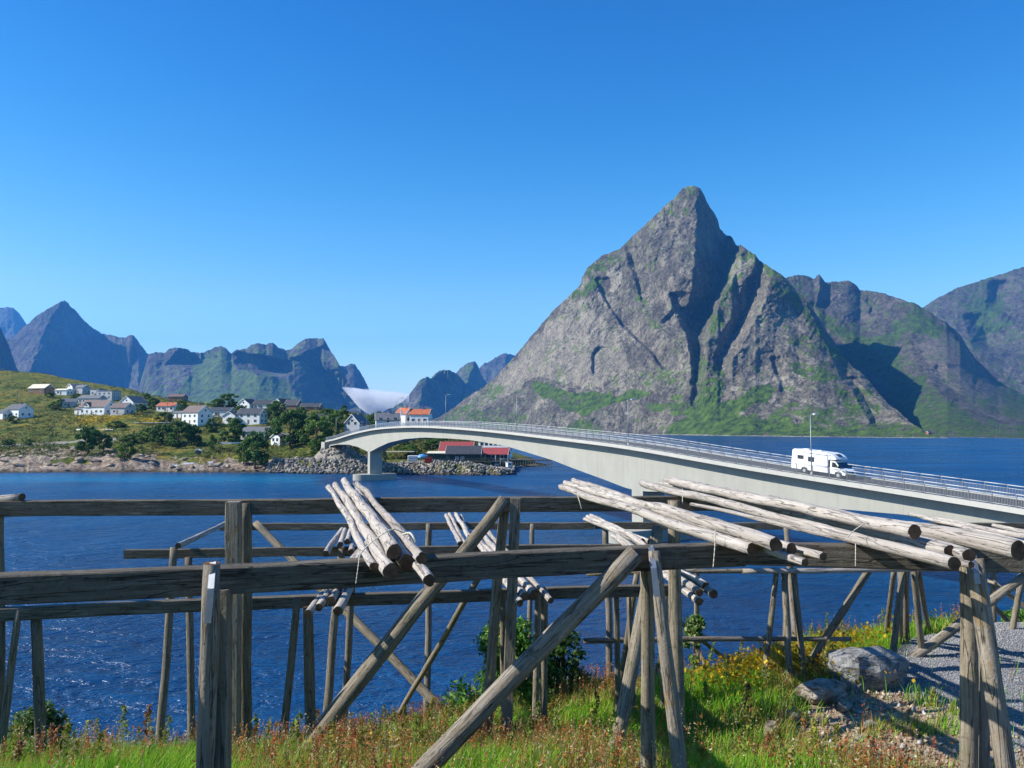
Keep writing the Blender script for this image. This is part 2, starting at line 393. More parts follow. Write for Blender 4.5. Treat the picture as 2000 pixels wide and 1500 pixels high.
def mountain(name, sil, dbase, dridge, x0, x1, step, nt, feats, veg, pale, mat, q=1.0, rel=1.0, seed=1, vegbase=0.0,
             jag=2.2, lowveg=None, smooth=False, back=1.1):
    px1 = np.arange(x0, x1+step, step, dtype=float)
    ys = np.interp(px1, [s[0] for s in sil], [s[1] for s in sil])
    jit = jag*2.2*(fbm(px1/7, px1*0, 5, seed+9, 0.6)-0.5) + jag*1.2*(ridged(px1/26, px1*0, 4, seed+19)-0.6)
    Db = I(px1, dbase); Dr = I(px1, dridge)
    t = np.linspace(0, 1, nt)[None,:]
    PX = px1[:,None] + 0*t
    yb = (836 + H*1500/Db)[:,None]
    yb = yb + 1.0
    PY = yb + (ys[:,None]-yb)*t + jit[:,None]*t**10
    D = Db[:,None] + (Dr-Db)[:,None]*(t**q)
    env = sstep(0.0, 0.06, t)
    r = np.zeros_like(PX)
    for ft in feats:
        rows = ft['r']; ya = rows[0][0]; yz = rows[-1][0]
        wy = PY + 2*(fbm(PX/12, PY/12, 3, seed+71)-0.5)*2
        wmax = max(q_[2]-q_[1] for q_ in rows); wx = PX + (5 if wmax > 14 else 2.0)*(fbm(PX/14, PY/10, 4, seed+72)-0.5)*2
        L = np.interp(wy, [q_[0] for q_ in rows], [q_[1] for q_ in rows]); R = np.interp(wy, [q_[0] for q_ in rows], [q_[2] for q_ in rows])
        R = np.maximum(R, L+2)
        up = np.clip((wx-L)/(R-L), 0, 1); dn = 1-np.clip((wx-R)/ft.get('d', 120), 0, 1); ov = ft.get('o', 0)*np.clip((wx-R)/ft.get('d', 120), 0, 1)*(1-np.clip((wx-R-ft.get('d',120))/130, 0, 1))
        fe = ft.get('f', 12)
        e = sstep(ya-fe*(0 if ft.get('top') else 1), ya+2, PY)*(1-sstep(yz-4, yz+fe, PY))
        r += (R-L)*ft['k']*up*dn*e*max(1.0, float(Db.mean())/2300); r -= ov*e*(wx>R)*np.clip((wx-L)/20,0,1)*sstep(0,40,np.minimum(R-L+14,60))
    px_m = D/1500
    a = (fbm(PX/90, PY/90, 3, seed)-0.5)*110 + (0.6-ridged(PX/40+PY/60, PY/50-PX/120, 4, seed+5, 0.55))*20
    wx2 = PX + PY*0.55
    a += (0.6-ridged(wx2/16, (PY-PX*0.2)/42, 4, seed+15, 0.6))*11 + (fbm(PX/5, PY/5, 3, seed+25)-0.5)*8
    slab = np.zeros_like(PX)
    for z in pale:
        cxp = np.mean([q_[0] for q_ in z[0]]); cyp = np.mean([q_[1] for q_ in z[0]]); sx = np.std([q_[0] for q_ in z[0]])*1.3; sy = np.std([q_[1] for q_ in z[0]])*1.3
        slab = np.maximum(slab, np.exp(-(((PX-cxp)/sx)**2+((PY-cyp)/sy)**2)))
    a = a*(1-0.6*slab)
    nearridge = 1-sstep(0.9, 1.0, t)*0.6
    D = D + (r + a*rel*nearridge*(px_m/1.5))*env
    P = at_np(PX, PY, D)
    # far side of the mountain, falling away
    nb = 10; tb = np.linspace(0, 1, nb+1)[1:][None,:]
    top = P[:, -1, :]
    hgt = np.maximum(top[:,2], 20)
    dirx = top[:, :2]/np.linalg.norm(top[:, :2], axis=1, keepdims=True)
    run = (hgt*back)[:,None]*tb
    jitter = 1+0.15*(fbm(px1[:,None]/30, tb*6, 3, seed+40)-0.5)
    B = np.stack([top[:,0:1]+dirx[:,0:1]*run, top[:,1:2]+dirx[:,1:2]*run, top[:,2:3]*(1-tb**0.8*jitter) - 6*tb], -1)
    V = np.concatenate([P, B], 1)
    nu, nv = V.shape[:2]
    vg = np.full(PX.shape, vegbase) + (fbm(PX/26, PY/20, 5, seed+60)-0.5)*0.75
    for z in veg: 
        vg = np.where(zone(PX, PY, z[0], z[2] if len(z) > 2 else 9, seed+int(z[0][0][0])) > 0.5, vg + z[1], vg)
    if lowveg: vg = vg + lowveg[1]*sstep(lowveg[0], lowveg[0]+25, PY)*sstep(lowveg[2], lowveg[2]+60, PX)
    dz = yb-PY; vg = np.where(dz < 2.2, -1, vg)
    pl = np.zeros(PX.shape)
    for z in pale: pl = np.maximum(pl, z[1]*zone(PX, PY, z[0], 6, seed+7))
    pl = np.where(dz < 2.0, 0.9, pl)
    pad = np.zeros((nu, nb))
    vg = np.concatenate([vg, pad+vegbase+0.2], 1); pl = np.concatenate([pl, pad], 1)
    me = np_mesh(name, V.reshape(-1,3), grid_faces(nu, nv), [M[mat]], smooth, {'veg': vg.ravel(), 'pale': np.clip(pl,0,1).ravel()})
    o = link_mesh(name, me); tag(o, kind='structure'); return o

sil1 = [(780,838),(860,815),(880,800),(905,780),(935,762),(960,745),(985,718),(1010,690),(1035,660),(1060,630),(1085,602),(1112,578),(1134,555),(1137,540),(1150,520),(1165,508),(1180,498),(1200,491),(1212,485),
 (1228,470),(1245,453),(1262,437),(1280,420),(1300,401),(1320,384),(1333,369),(1345,362),(1356,363),(1368,368),(1375,380),(1381,395),(1392,412),(1402,430),(1406,448),(1418,458),(1430,464),(1437,477),(1440,480),(1448,478),(1460,489),(1475,497),(1483,510),(1500,519),(1520,532),(1540,548),
 (1560,576),(1580,594),(1600,620),(1615,648),(1630,668),(1645,690),(1655,706),(1672,722),(1690,735),(1705,755),(1718,770),(1735,790),(1755,803),(1775,822),(1795,836),(1815,846),(1835,852),(1850,854)]
db1 = [(780,2600),(900,2350),(1100,2050),(1250,1850),(1400,1560),(1550,1380),(1700,1250),(1850,1170)]
dr1 = [(780,2650),(860,2680),(1000,2700),(1150,2620),(1345,2520),(1400,2480),(1440,2400),(1500,2220),(1560,2080),(1640,1880),(1700,1650),(1750,1430),(1800,1260),(1850,1190)]
F1 = [
 dict(r=[(360,1366,1372),(400,1362,1394),(450,1360,1410),(480,1358,1434),(520,1355,1420),(560,1352,1405),(590,1345,1388),(620,1330,1378),(650,1338,1364),(680,1345,1364),(720,1350,1362),(735,1350,1360),(750,1349,1358)], k=5.6, d=20, o=150, top=1, f=70),
 dict(r=[(510,1474,1482),(535,1468,1478),(560,1446,1472),(590,1440,1464),(620,1426,1448),(650,1408,1432),(680,1398,1416),(700,1393,1402)], k=3.8, d=30, o=80, f=45),
 dict(r=[(484,1220,1226),(517,1228,1240),(540,1236,1245),(584,1250,1254),(600,1256,1259)], k=4.2, d=60, f=6),
 dict(r=[(545,1160,1166),(580,1176,1181),(633,1210,1215),(693,1273,1279),(720,1290,1296)], k=5.5, d=50, f=6),
 dict(r=[(574,1305,1312),(600,1315,1330),(625,1322,1345),(655,1340,1352)], k=6, d=60, f=6),
 dict(r=[(604,1312,1322),(618,1298,1308),(632,1287,1296)], k=2.6, d=30, f=5),
 dict(r=[(680,1163,1168),(690,1155,1160),(730,1155,1159)], k=5, d=40, f=5),
 dict(r=[(700,1503,1508),(725,1510,1517),(745,1520,1526),(765,1522,1527)], k=3, d=70, f=8),
 dict(r=[(640,1640,1648),(700,1648,1664),(730,1660,1684),(770,1700,1728),(800,1735,1765),(835,1790,1815)], k=3.0, d=60, f=8),
 dict(r=[(740,1650,1664),(780,1672,1690),(830,1700,1712)], k=4.0, d=60, f=8),
 dict(r=[(560,1560,1566),(620,1590,1604),(690,1622,1640),(740,1640,1652)], k=3.0, d=60, f=8),
]
V1 = [([(1035,742),(1070,748),(1110,770),(1150,768),(1200,777),(1240,757),(1272,765),(1250,777),(1200,792),(1150,808),(1110,802),(1060,777),(1038,765)],0.75,5),
 ([(1255,786),(1350,784),(1420,790),(1440,849),(1300,849),(1345,812),(1262,802)],0.6,7),
 ([(1290,849),(1360,800),(1380,772),(1420,782),(1500,748),(1517,760),(1490,787),(1440,800),(1470,815),(1550,832),(1660,849),(1500,852)],0.75,7),
 ([(1350,625),(1358,595),(1400,552),(1424,538),(1397,582),(1372,620),(1352,645)],0.8,4),
 ([(1420,560),(1440,556),(1438,580),(1420,615),(1395,650),(1385,640)],0.45,7),
 ([(1440,478),(1475,500),(1468,530),(1440,555),(1412,590),(1410,560),(1430,500)],0.28,8),
 ([(1486,512),(1520,530),(1562,580),(1640,690),(1655,720),(1620,690),(1598,655),(1560,610),(1515,570)],0.5,8),
 ([(1108,590),(1160,538),(1178,545),(1165,565),(1130,578)],0.7,5),
 ([(1135,540),(1165,508),(1225,484),(1238,505),(1200,512),(1165,535)],0.35,7),
 ([(1215,485),(1345,362),(1368,372),(1340,420),(1290,440),(1260,470)],0.22,9),
 ([(1356,690),(1398,705),(1412,735),(1405,800),(1372,800),(1358,760)],0.55,7),
 ([(1250,715),(1345,720),(1345,800),(1290,790),(1255,745)],0.22,9),
 ([(1350,640),(1400,650),(1405,690),(1360,690)],0.3,7),
 ([(1225,520),(1250,560),(1290,640),(1270,650),(1240,610)],0.28,7),
 ([(1540,705),(1640,715),(1645,745),(1570,740)],0.5,6),
 ([(1500,640),(1600,660),(1640,700),(1580,690),(1520,670)],0.2,8),
 ([(1620,755),(1700,765),(1720,800),(1650,800)],0.45,7),
 ([(870,815),(960,755),(990,760),(940,800),(1030,812),(1030,845),(860,845)],0.34,7),
 ([(1500,815),(1560,790),(1600,800),(1680,800),(1740,815),(1840,852),(1500,852)],0.34,8),
 ([(1100,830),(1150,812),(1180,850),(1090,850)],0.5,6)]
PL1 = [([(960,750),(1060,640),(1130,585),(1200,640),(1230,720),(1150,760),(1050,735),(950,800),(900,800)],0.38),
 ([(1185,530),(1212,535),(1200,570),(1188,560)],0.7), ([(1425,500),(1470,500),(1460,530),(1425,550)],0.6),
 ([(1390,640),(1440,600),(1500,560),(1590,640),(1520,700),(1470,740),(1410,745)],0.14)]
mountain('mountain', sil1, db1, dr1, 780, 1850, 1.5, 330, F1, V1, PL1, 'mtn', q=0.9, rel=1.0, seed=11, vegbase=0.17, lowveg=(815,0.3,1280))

# the lower massif behind, right of the main peak
sil2 = [(1480,560),(1530,545),(1545,539),(1560,537),(1578,540),(1590,545),(1595,539),(1600,535),(1608,545),(1612,551),(1640,549),(1655,547),(1668,553),(1680,566),(1700,568),(1728,573),(1745,581),(1782,590),(1800,600),(1820,612),(1850,632),(1875,655),(1905,700),(1950,745),(2000,770),(2060,790),(2150,810)]
F2_ = [dict(r=[(550,1608,1615),(575,1598,1606),(600,1590,1598)], k=5, d=80),
 dict(r=[(620,1835,1850),(640,1850,1872),(680,1880,1905),(720,1905,1925)], k=4, d=90),
 dict(r=[(690,1905,1915),(720,1915,1935),(745,1930,1950)], k=4, d=60),
 dict(r=[(720,1810,1830),(750,1820,1850),(790,1860,1880)], k=2.6, d=90),
 dict(r=[(590,1690,1696),(600,1698,1704),(612,1695,1700)], k=5, d=40)]
V2 = [([(1590,600),(1640,640),(1700,650),(1740,660),(1740,640),(1790,600),(1850,640),(1840,660),(1760,655),(1740,690),(1700,665),(1640,665),(1610,640)],0.6,8),
 ([(1640,680),(1700,660),(1760,680),(1750,720),(1700,720),(1650,710)],0.6,8),
 ([(1720,720),(1800,740),(1860,790),(1920,830),(2100,830),(2100,862),(1780,862),(1740,800)],0.42,9),
 ([(1690,700),(1760,715),(1800,790),(1860,850),(1830,850)],0.3,8), ([(1950,740),(2100,790),(2100,830),(1900,800)],0.3,8)]
PL2 = [([(1780,660),(1830,645),(1900,690),(1960,790),(1900,790),(1820,730)],0.45)]
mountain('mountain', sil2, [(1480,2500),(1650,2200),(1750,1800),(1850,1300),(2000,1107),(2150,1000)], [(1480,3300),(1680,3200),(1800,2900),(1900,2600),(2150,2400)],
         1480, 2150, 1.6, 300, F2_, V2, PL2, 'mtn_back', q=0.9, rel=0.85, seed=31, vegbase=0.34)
sil3 = [(1740,640),(1790,605),(1810,596),(1830,583),(1850,573),(1870,562),(1900,553),(1930,543),(1960,534),(1980,528),(2000,521),(2060,500),(2160,490)]
F3_ = [dict(r=[(555,1930,1945),(580,1925,1950),(600,1925,1940)], k=4, d=60), dict(r=[(620,1880,1895),(650,1890,1925),(680,1900,1930)], k=4, d=70)]
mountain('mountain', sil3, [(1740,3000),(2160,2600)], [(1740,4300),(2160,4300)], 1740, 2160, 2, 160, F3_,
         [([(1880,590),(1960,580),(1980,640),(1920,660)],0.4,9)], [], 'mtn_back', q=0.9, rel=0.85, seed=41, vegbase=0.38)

# small peaks in the gap
mountain('mountain', [(880,745),(900,742),(925,735),(935,722),(948,708),(960,704),(975,694),(985,690),(996,690),(1004,693),(1015,700),(1060,760),(1100,790)],
         [(880,5400),(1100,5400)], [(880,7200),(1100,7200)], 880, 1100, 1.5, 90, [dict(r=[(690,990,1010),(740,985,1020)],k=8,d=80,top=1)], [], [], 'mtn_far', rel=1.3, seed=51, vegbase=0.2)
mountain('mountain', [(850,790),(880,740),(897,722),(908,712),(920,707),(928,708),(935,718),(940,732),(955,755),(975,790)],
         [(850,4700),(975,4700)], [(850,5900),(975,5900)], 850, 975, 1.5, 90, [dict(r=[(706,928,932),(740,915,955),(790,900,975)],k=7,d=60,top=1)], [], [], 'mtn_far', rel=0.8, seed=52, vegbase=0.45)
mountain('mountain', [(690,836),(740,809),(765,797),(787,785),(800,770),(812,753),(823,740),(833,736),(842,739),(852,728),(866,722),(880,723),(893,731),(910,750),(930,772),(960,800),(990,830)],
         [(690,4200),(990,4200)], [(690,4300),(750,4500),(860,5200),(990,4400)], 690, 990, 1.5, 120,
         [dict(r=[(722,868,880),(740,842,900),(770,840,930),(830,835,980)],k=5.5,d=90,top=1), dict(r=[(740,836,842),(760,826,840),(790,818,838)],k=5,d=20)], [], [], 'mtn_far', rel=0.8, seed=53, vegbase=0.36)

# far range on the left, across the fjord
mountain('mountain', [(-200,560),(-60,590),(0,602),(15,599),(26,601),(38,612),(50,630),(62,650),(100,720),(140,760)],
         [(-200,7500),(140,7500)], [(-200,10500),(140,10500)], -200, 140, 2, 80, [], [], [], 'mtn_far', rel=1.6, seed=61, vegbase=0.15)
mountain('mountain', [(560,760),(590,705),(620,690),(650,698),(662,712),(672,716),(683,711),(692,711),(702,724),(712,740),(719,756),(727,775),(760,838)],
         [(560,5200),(760,5200)], [(560,6400),(760,6400)], 560, 760, 1.5, 90, [dict(r=[(711,692,700),(740,695,715),(780,700,730)],k=5,d=60,top=1)], [], [], 'mtn_far', rel=1.1, seed=62, vegbase=0.1)
mountain('mountain', [(-60,690),(20,661),(45,640),(60,627),(80,612),(100,600),(115,591),(126,587),(133,593),(137,600),(145,604),(160,621),(175,636),(190,646),(200,653),(215,655),(235,659),(245,661),(250,655),(260,654),(266,662),(278,678),(288,691),(300,695),(340,740),(400,800)],
         [(-60,4900),(400,4700)], [(-60,6200),(126,6500),(400,6000)], -60, 400, 1.5, 160,
         [dict(r=[(587,120,134),(620,100,160),(650,85,205),(690,72,225),(730,55,225),(780,55,225)],k=4.2,d=45,top=1),
          dict(r=[(655,246,270),(690,240,300),(730,232,315),(780,226,320)],k=6.0,d=110,top=1)],
         [([(60,700),(120,600),(130,620),(100,680),(80,740)],0.2,8)], [([(100,740),(180,738),(180,745),(100,745)],0.0)], 'mtn_far', rel=0.9, seed=63, vegbase=0.22)
mountain('mountain', [(270,760),(290,693),(305,688),(320,690),(332,681),(350,679),(368,681),(373,687),(392,690),(405,684),(420,678),(432,676),(443,682),(452,690),(462,684),(480,681),(490,674),(505,671),(520,673),(532,669),(545,680),(560,684),(572,680),(585,668),(598,661),(615,661),(632,660),(638,672),(645,686),(660,706),(672,730),(682,752),(692,775),(705,805),(725,840)],
         [(270,4300),(500,3700),(725,3900)], [(270,5400),(500,5000),(620,5400),(725,4200)], 270, 725, 1.5, 150,
         [dict(r=[(690,452,462),(705,455,530),(722,470,534),(730,500,534)],k=7,d=40,f=6),
          dict(r=[(681,350,378),(700,330,385),(712,320,372)],k=6,d=50,f=6),
          dict(r=[(672,634,642),(700,566,600),(740,566,640),(770,575,660),(800,590,680)],k=5,d=60)],
         [([(380,700),(440,680),(460,720),(560,740),(590,800),(330,800)],0.45,8)], [([(530,690),(556,690),(560,740),(545,760),(532,720)],0.5)], 'mtn_far', q=1.1, rel=0.9, seed=64, vegbase=0.42)
mountain('mountain', [(-160,560),(-60,610),(0,638),(6,650),(13,664),(20,682),(32,715),(60,770)],
         [(-160,3000),(60,3000)], [(-160,3900),(60,3700)], -160, 60, 2, 80, [dict(r=[(600,-60,0),(650,-60,10),(740,-60,40)],k=6,d=60,top=1)], [], [], 'mtn_far', rel=0.6, seed=65, vegbase=0.2)

# ------------------------------------------------------------------ sea
m, nt, b = new_mat('sea_water', 0.2, 0.4)
b.inputs['IOR'].default_value = 1.33
p = worldpos(nt); mp = nt.nodes.new('ShaderNodeMapping'); nt.links.new(p, mp.inputs[0])
mp.inputs['Rotation'].default_value = (0,0,0.45); mp.inputs['Scale'].default_value = (0.55,1.0,1)
wv = mp.outputs[0]
n1 = noise(nt, wv, 0.55, 5, 0.62, 0.4); n2 = noise(nt, wv, 2.2, 4, 0.55, 0.2); n3 = noise(nt, wv, 0.03, 3, 0.5)
n4 = noise(nt, wv, 0.12, 4, 0.6)
dist = nt.nodes.new('ShaderNodeVectorMath'); dist.operation = 'LENGTH'; nt.links.new(p, dist.inputs[0])
fade = mapr(nt, dist.outputs['Value'], 60, 900, 1.0, 0.3)
shal = attr(nt, 'shallow')
deep = ramp(nt, mathn(nt,'ADD', mathn(nt,'MULTIPLY', n3, 0.6), mathn(nt,'MULTIPLY', n1, 0.4)), [(0.38, (0.000,0.026,0.095)), (0.62, (0.001,0.058,0.17))])
base = mixc(nt, shal, deep, (0.004,0.12,0.25))
nt.links.new(base, b.inputs['Base Color'])
hh = mathn(nt,'ADD', mathn(nt,'MULTIPLY', n1, 0.85), mathn(nt,'ADD', mathn(nt,'MULTIPLY', n2, 0.3), mathn(nt,'MULTIPLY', n4, 1.5)))
bn = nt.nodes.new('ShaderNodeBump'); bn.inputs['Distance'].default_value = 1.05
lane = noise(nt, wv, 0.018, 4, 0.55, 1.2); nt.links.new(mapr(nt, lane, 0.4, 0.62, 0.22, 0.36), b.inputs['Roughness'])
nt.links.new(hh, bn.inputs['Height']); nt.links.new(mathn(nt,'MULTIPLY', fade, 1.0), bn.inputs['Strength'])
nt.links.new(bn.outputs[0], b.inputs['Normal'])
M['sea'] = m
xs = np.concatenate([[-60000,-20000,-6000,-2000,-800], np.arange(-400,401,4.0), [800,2000,6000,20000,60000]])
ysv = np.concatenate([[-20000,-2000,-200,0], np.arange(12,402,3.0), [600,1000,2000,5000,20000,70000]])
X, Y = np.meshgrid(xs, ysv, indexing='ij')
# ------------------------------------------------------------------ far shore terrain (village side)
YS = [(-400,676),(-150,700),(0,714),(60,724),(120,738),(180,748),(250,760),(300,773),(380,786),(480,796),(560,799),(620,800),(690,806),(740,818),(800,826),(860,838),(950,866),(1000,882),(1060,902),(1080,907)]
DW = [(-400,262),(0,268),(300,270),(530,268),(600,264),(720,260),(860,256),(980,254),(1002,262),(1012,300),(1062,316),(1075,330),(1085,345)]
DS = [(-400,700),(0,640),(200,590),(400,500),(560,470),(700,430),(860,420),(1000,400),(1080,390)]
PP = [(-400,0.9),(0,0.78),(130,0.68),(250,0.52),(400,0.42),(700,0.4),(1080,0.45)]
def terr(px, D):
    """height of the village shore along the bearing of pixel column px at forward distance D"""
    px = np.asarray(px, float); D = np.asarray(D, float)
    Dw = I(px, DW) + 5*(fbm(px/28, px*0, 4, 5)-0.5) + 2.0*(fbm(px/5, px*0, 3, 6)-0.5); Ds = I(px, DS); ys = I(px, YS); p = I(px, PP)
    X = (px-1000)/1500*D
    u = (D-Dw)/(Ds-Dw); uc = np.clip(u, 0, 1)
    yw = 836 + H*1500/Dw
    y = yw + (ys-yw)*uc**p
    z = H - (y-836)/1500*np.minimum(D, Ds)
    dd = D-Dw
    cap_r = dd*0.17
    cap_g = np.minimum(dd*0.55, np.where(px > 750, 3.5, 4.3)) + np.maximum(0, dd-30)*0.33
    w_ = sstep(522, 540, px); cap = cap_r*(1-w_)+cap_g*w_
    z = np.where(u >= 0, np.minimum(z, cap), z)
    z = np.where(u < 0, dd*0.5, z)
    z = np.where(u > 1, z - (D-Ds)*0.25, z)
    rough = sstep(0.0, 0.03, u)
    rocky = sstep(0.0, 6.0, dd)*(1-sstep(24, 40, dd))*(1-sstep(515, 545, px))
    z = z + rocky*((fbm((X+D)/20, D/8, 5, 21)-0.5)*5.0 + (ridged((X+D)/7, D/5, 4, 23)-0.6)*1.2)
    z = z + rough*(fbm(X/14, D/14, 4, 22)-0.5)*2.2*(1-0.4*sstep(0.0,0.2,u))
    inlet = sstep(948, 960, px)*sstep(0, 3, dd-9)*(1-sstep(322, 330, D))
    z = z*(1-inlet) - 1.2*inlet
    mz = I(px, [(600,2),(618,5.5),(640,8.6),(655,9.4),(674,9.0),(700,5.6),(735,3.0),(760,0)]) - np.maximum(0, 281-D)*0.55 + (fbm(X/3, D/3, 3, 24)-0.5)*1.2
    z = np.where((px > 600) & (px < 760) & (D < 325), np.maximum(z, mz), z)
    return z
def terr_hit(px, py):
    D = np.arange(235, 720, 0.5); u = (px-1000)/1500
    x, yy, zz = ray(px, py)
    z = H + zz/yy*D; t = terr(np.full(D.shape, px), D)
    k = np.nonzero(z <= t)[0]
    if len(k) == 0:
        k = np.argmin(np.where(D > 260, z-t, 1e9)); return Vector((u*D[k], D[k], t[k]))
    k = k[0]; return Vector((u*D[k], D[k], t[k]))

m, nt, b = new_mat('village_shore', 0.95, 0.1)
v = objvec(nt, (1,1,1), False)
f = noise(nt, v, 0.06, 7, 0.65); g = noise(nt, v, 0.5, 6, 0.65); hh_ = noise(nt, v, 0.16, 5, 0.6, 0.6)
grass = ramp(nt, f, [(0.3, (0.045,0.07,0.014)), (0.43, (0.11,0.135,0.022)), (0.55, (0.19,0.185,0.032)), (0.66, (0.23,0.155,0.035))])
grass = mixc(nt, mapr(nt, g, 0.42, 0.66), grass, (0.03,0.05,0.014))
yel = mathn(nt,'MULTIPLY', mapr(nt, noise(nt, v, 0.05, 3, 0.5), 0.62, 0.7), mapr(nt, g, 0.42, 0.52))
grass = mixc(nt, mathn(nt,'MULTIPLY', yel, 0.6), grass, (0.42,0.28,0.015))
rk = ramp(nt, hh_, [(0.34, (0.15,0.11,0.085)), (0.5, (0.30,0.235,0.175)), (0.66, (0.42,0.345,0.27))])
crk = mapr(nt, mathn(nt,'ABSOLUTE', mathn(nt,'SUBTRACT', noise(nt, v, 0.35, 5, 0.6, 1.0), 0.5)), 0.0, 0.03)
rk = mixc(nt, mathn(nt,'MULTIPLY', mathn(nt,'SUBTRACT', 1.0, crk), 0.8), rk, (0.045,0.035,0.03))
ra = attr(nt, 'rock')
rf = mapr(nt, mathn(nt,'ADD', ra, mathn(nt,'MULTIPLY', mathn(nt,'SUBTRACT', hh_, 0.5), 1.2)), 0.45, 0.55)
base = mixc(nt, rf, grass, rk)
ga = attr(nt, 'gravel'); base = mixc(nt, ga, base, (0.30,0.27,0.23))
sp = nt.nodes.new('ShaderNodeSeparateXYZ'); nt.links.new(worldpos(nt), sp.inputs[0])
wf = mapr(nt, mathn(nt,'ADD', sp.outputs[2], mathn(nt,'MULTIPLY', g, 1.0)), 0.7, 1.7, 0.8, 0.0)
base = mixc(nt, wf, base, (0.03,0.025,0.015))
nt.links.new(base, b.inputs['Base Color'])
bump(nt, b, mathn(nt,'ADD', mathn(nt,'ADD', f, g), mathn(nt,'MULTIPLY', crk, 0.3)), 0.8, 0.9)
M['shore'] = m
pxs = np.arange(-400, 1086, 2.5)
us = np.concatenate([np.linspace(-0.06, 0, 5)[:-1], np.linspace(0, 0.12, 60), np.linspace(0.12, 1.0, 110)[1:], np.linspace(1.0, 1.6, 20)[1:]])
PXt, Ut = np.meshgrid(pxs, us, indexing='ij')
Dt = I(PXt, DW)-4 + (I(PXt, DS)-I(PXt, DW)+4)*Ut
Zt = terr(PXt, Dt)
Xt = (PXt-1000)/1500*Dt
uu = (Dt-I(PXt, DW))/(I(PXt, DS)-I(PXt, DW))
rock = np.clip(1.3 - (Dt-I(PXt, DW))/26 + (fbm(Xt/10, Dt/8, 4, 33)-0.5)*1.2, 0, 1)*(1-0.5*sstep(515, 545, PXt))
midrock = (1-sstep(200, 320, PXt))*sstep(0.04,0.07,uu)*(1-sstep(0.12,0.18,uu))*0.5
rock = np.maximum(rock, midrock + (PXt>880)*0.15 + (PXt<260)*0.1)
gravel = ((PXt > 532) & (PXt < 690) & (uu > 0.055) & (uu < 0.14)).astype(float)*sstep(0.35,0.5,fbm(Xt/6,Dt/6,3,44)+0.1)
gravel = np.maximum(gravel, ((PXt < 230) & (np.abs(uu-0.17-0.00012*PXt) < 0.011)).astype(float))
me = np_mesh('village_shore_terrain', np.stack([Xt, Dt, Zt], -1).reshape(-1,3), grid_faces(*Xt.shape), [M['shore']], True,
             {'rock': rock.ravel(), 'gravel': gravel.ravel()})
link_mesh('shore_terrain', me); bpy.data.objects['shore_terrain']['kind'] = 'structure'

# sea surface, paler where it shoals along the village shore
shpx = np.where(Y > 20, X/np.maximum(Y, 1)*1500+1000, 0)
dsh = I(shpx, DW) - Y
inr = (shpx > -500) & (shpx < 620) & (Y > 120)
sh = np.where(inr, np.exp(-((dsh-32)/22.0)**2)*1.0*sstep(0.3,0.55,fbm(X/40, Y/18, 4, 91)+0.12), 0)
sh2 = np.where((Y < 34) & (np.abs(X) < 60), 0.18, 0)
sh = np.clip(sh+sh2, 0, 1)
me = np_mesh('sea', np.stack([X, Y, 0*X], -1).reshape(-1,3), grid_faces(*X.shape), [M['sea']], False, {'shallow': sh.ravel()})
link_mesh('sea', me)['kind'] = 'structure'

# ------------------------------------------------------------------ bank of low cloud in the gap
fm = bpy.data.materials.new('low_cloud'); fm.use_nodes = True; nt = fm.node_tree
nt.nodes.remove(nt.nodes['Principled BSDF'])
pv = nt.nodes.new('ShaderNodeVolumePrincipled'); pv.inputs['Color'].default_value = (1.0,1.0,1.0,1); pv.inputs['Density'].default_value = 0.011
pv.inputs['Anisotropy'].default_value = 0.3
pc = objvec(nt, (1,1,2.2), False); cn = noise(nt, pc, 0.011, 5, 0.65, 0.8)
nt.links.new(mapr(nt, cn, 0.33, 0.56, 0.0005, 0.017), pv.inputs['Density'])
nt.links.new(pv.outputs[0], nt.nodes['Material Output'].inputs['Volume'])
xs_ = np.linspace(668, 799, 60)
top = np.interp(xs_, [668,680,700,740,775,800,812],[755.5,756.5,758.5,762,766,769,776])
bot = np.interp(xs_, [668,684,700,722,760,812],[758,776,796,812,818,800])
NB = 18; vs = []
for i, px_ in enumerate(xs_):
    cy = (top[i]+bot[i])/2; ry = (bot[i]-top[i])/2
    for j in range(NB):
        a = 2*math.pi*j/NB; sa = math.sin(a)
        wob = 1+0.22*(fbm(np.array(px_/9.), np.array(j*0.9), 4, 77)-0.5)
        vs.append(at(px_, cy - ry*math.copysign(abs(sa)**0.75, sa)*wob, 4850 + 15*min(ry, 11)*math.cos(a)*wob))
fs = [(i*NB+j, (i+1)*NB+j, (i+1)*NB+(j+1)%NB, i*NB+(j+1)%NB) for i in range(59) for j in range(NB)]
fs += [tuple(range(NB)), tuple(range(59*NB, 60*NB))[::-1]]
mb = MB(); mb.add(vs, fs, 0, True)
fog = mb.build('low_cloud', fm)
import bmesh
bm = bmesh.new(); bm.from_mesh(fog.data); bmesh.ops.recalc_face_normals(bm, faces=bm.faces); bm.to_mesh(fog.data); bm.free()
tag(fog, 'bank of white low cloud lying in the gap between the far mountains', 'cloud bank', kind='stuff')

# ------------------------------------------------------------------ air
hm = bpy.data.materials.new('haze'); hm.use_nodes = True; nt = hm.node_tree
nt.nodes.remove(nt.nodes['Principled BSDF'])
pv = nt.nodes.new('ShaderNodeVolumePrincipled'); pv.inputs['Color'].default_value = (0.10,0.42,0.98,1); pv.inputs['Density'].default_value = 5.5e-5
pv.inputs['Anisotropy'].default_value = 0.0
nt.links.new(pv.outputs[0], nt.nodes['Material Output'].inputs['Volume'])
mb = MB(); mb.box((0, 5000, 1150), (24000, 30000, 2420)); hz = mb.build('haze', hm); tag(hz, 'thin blue haze over the fjord', 'haze', kind='stuff')
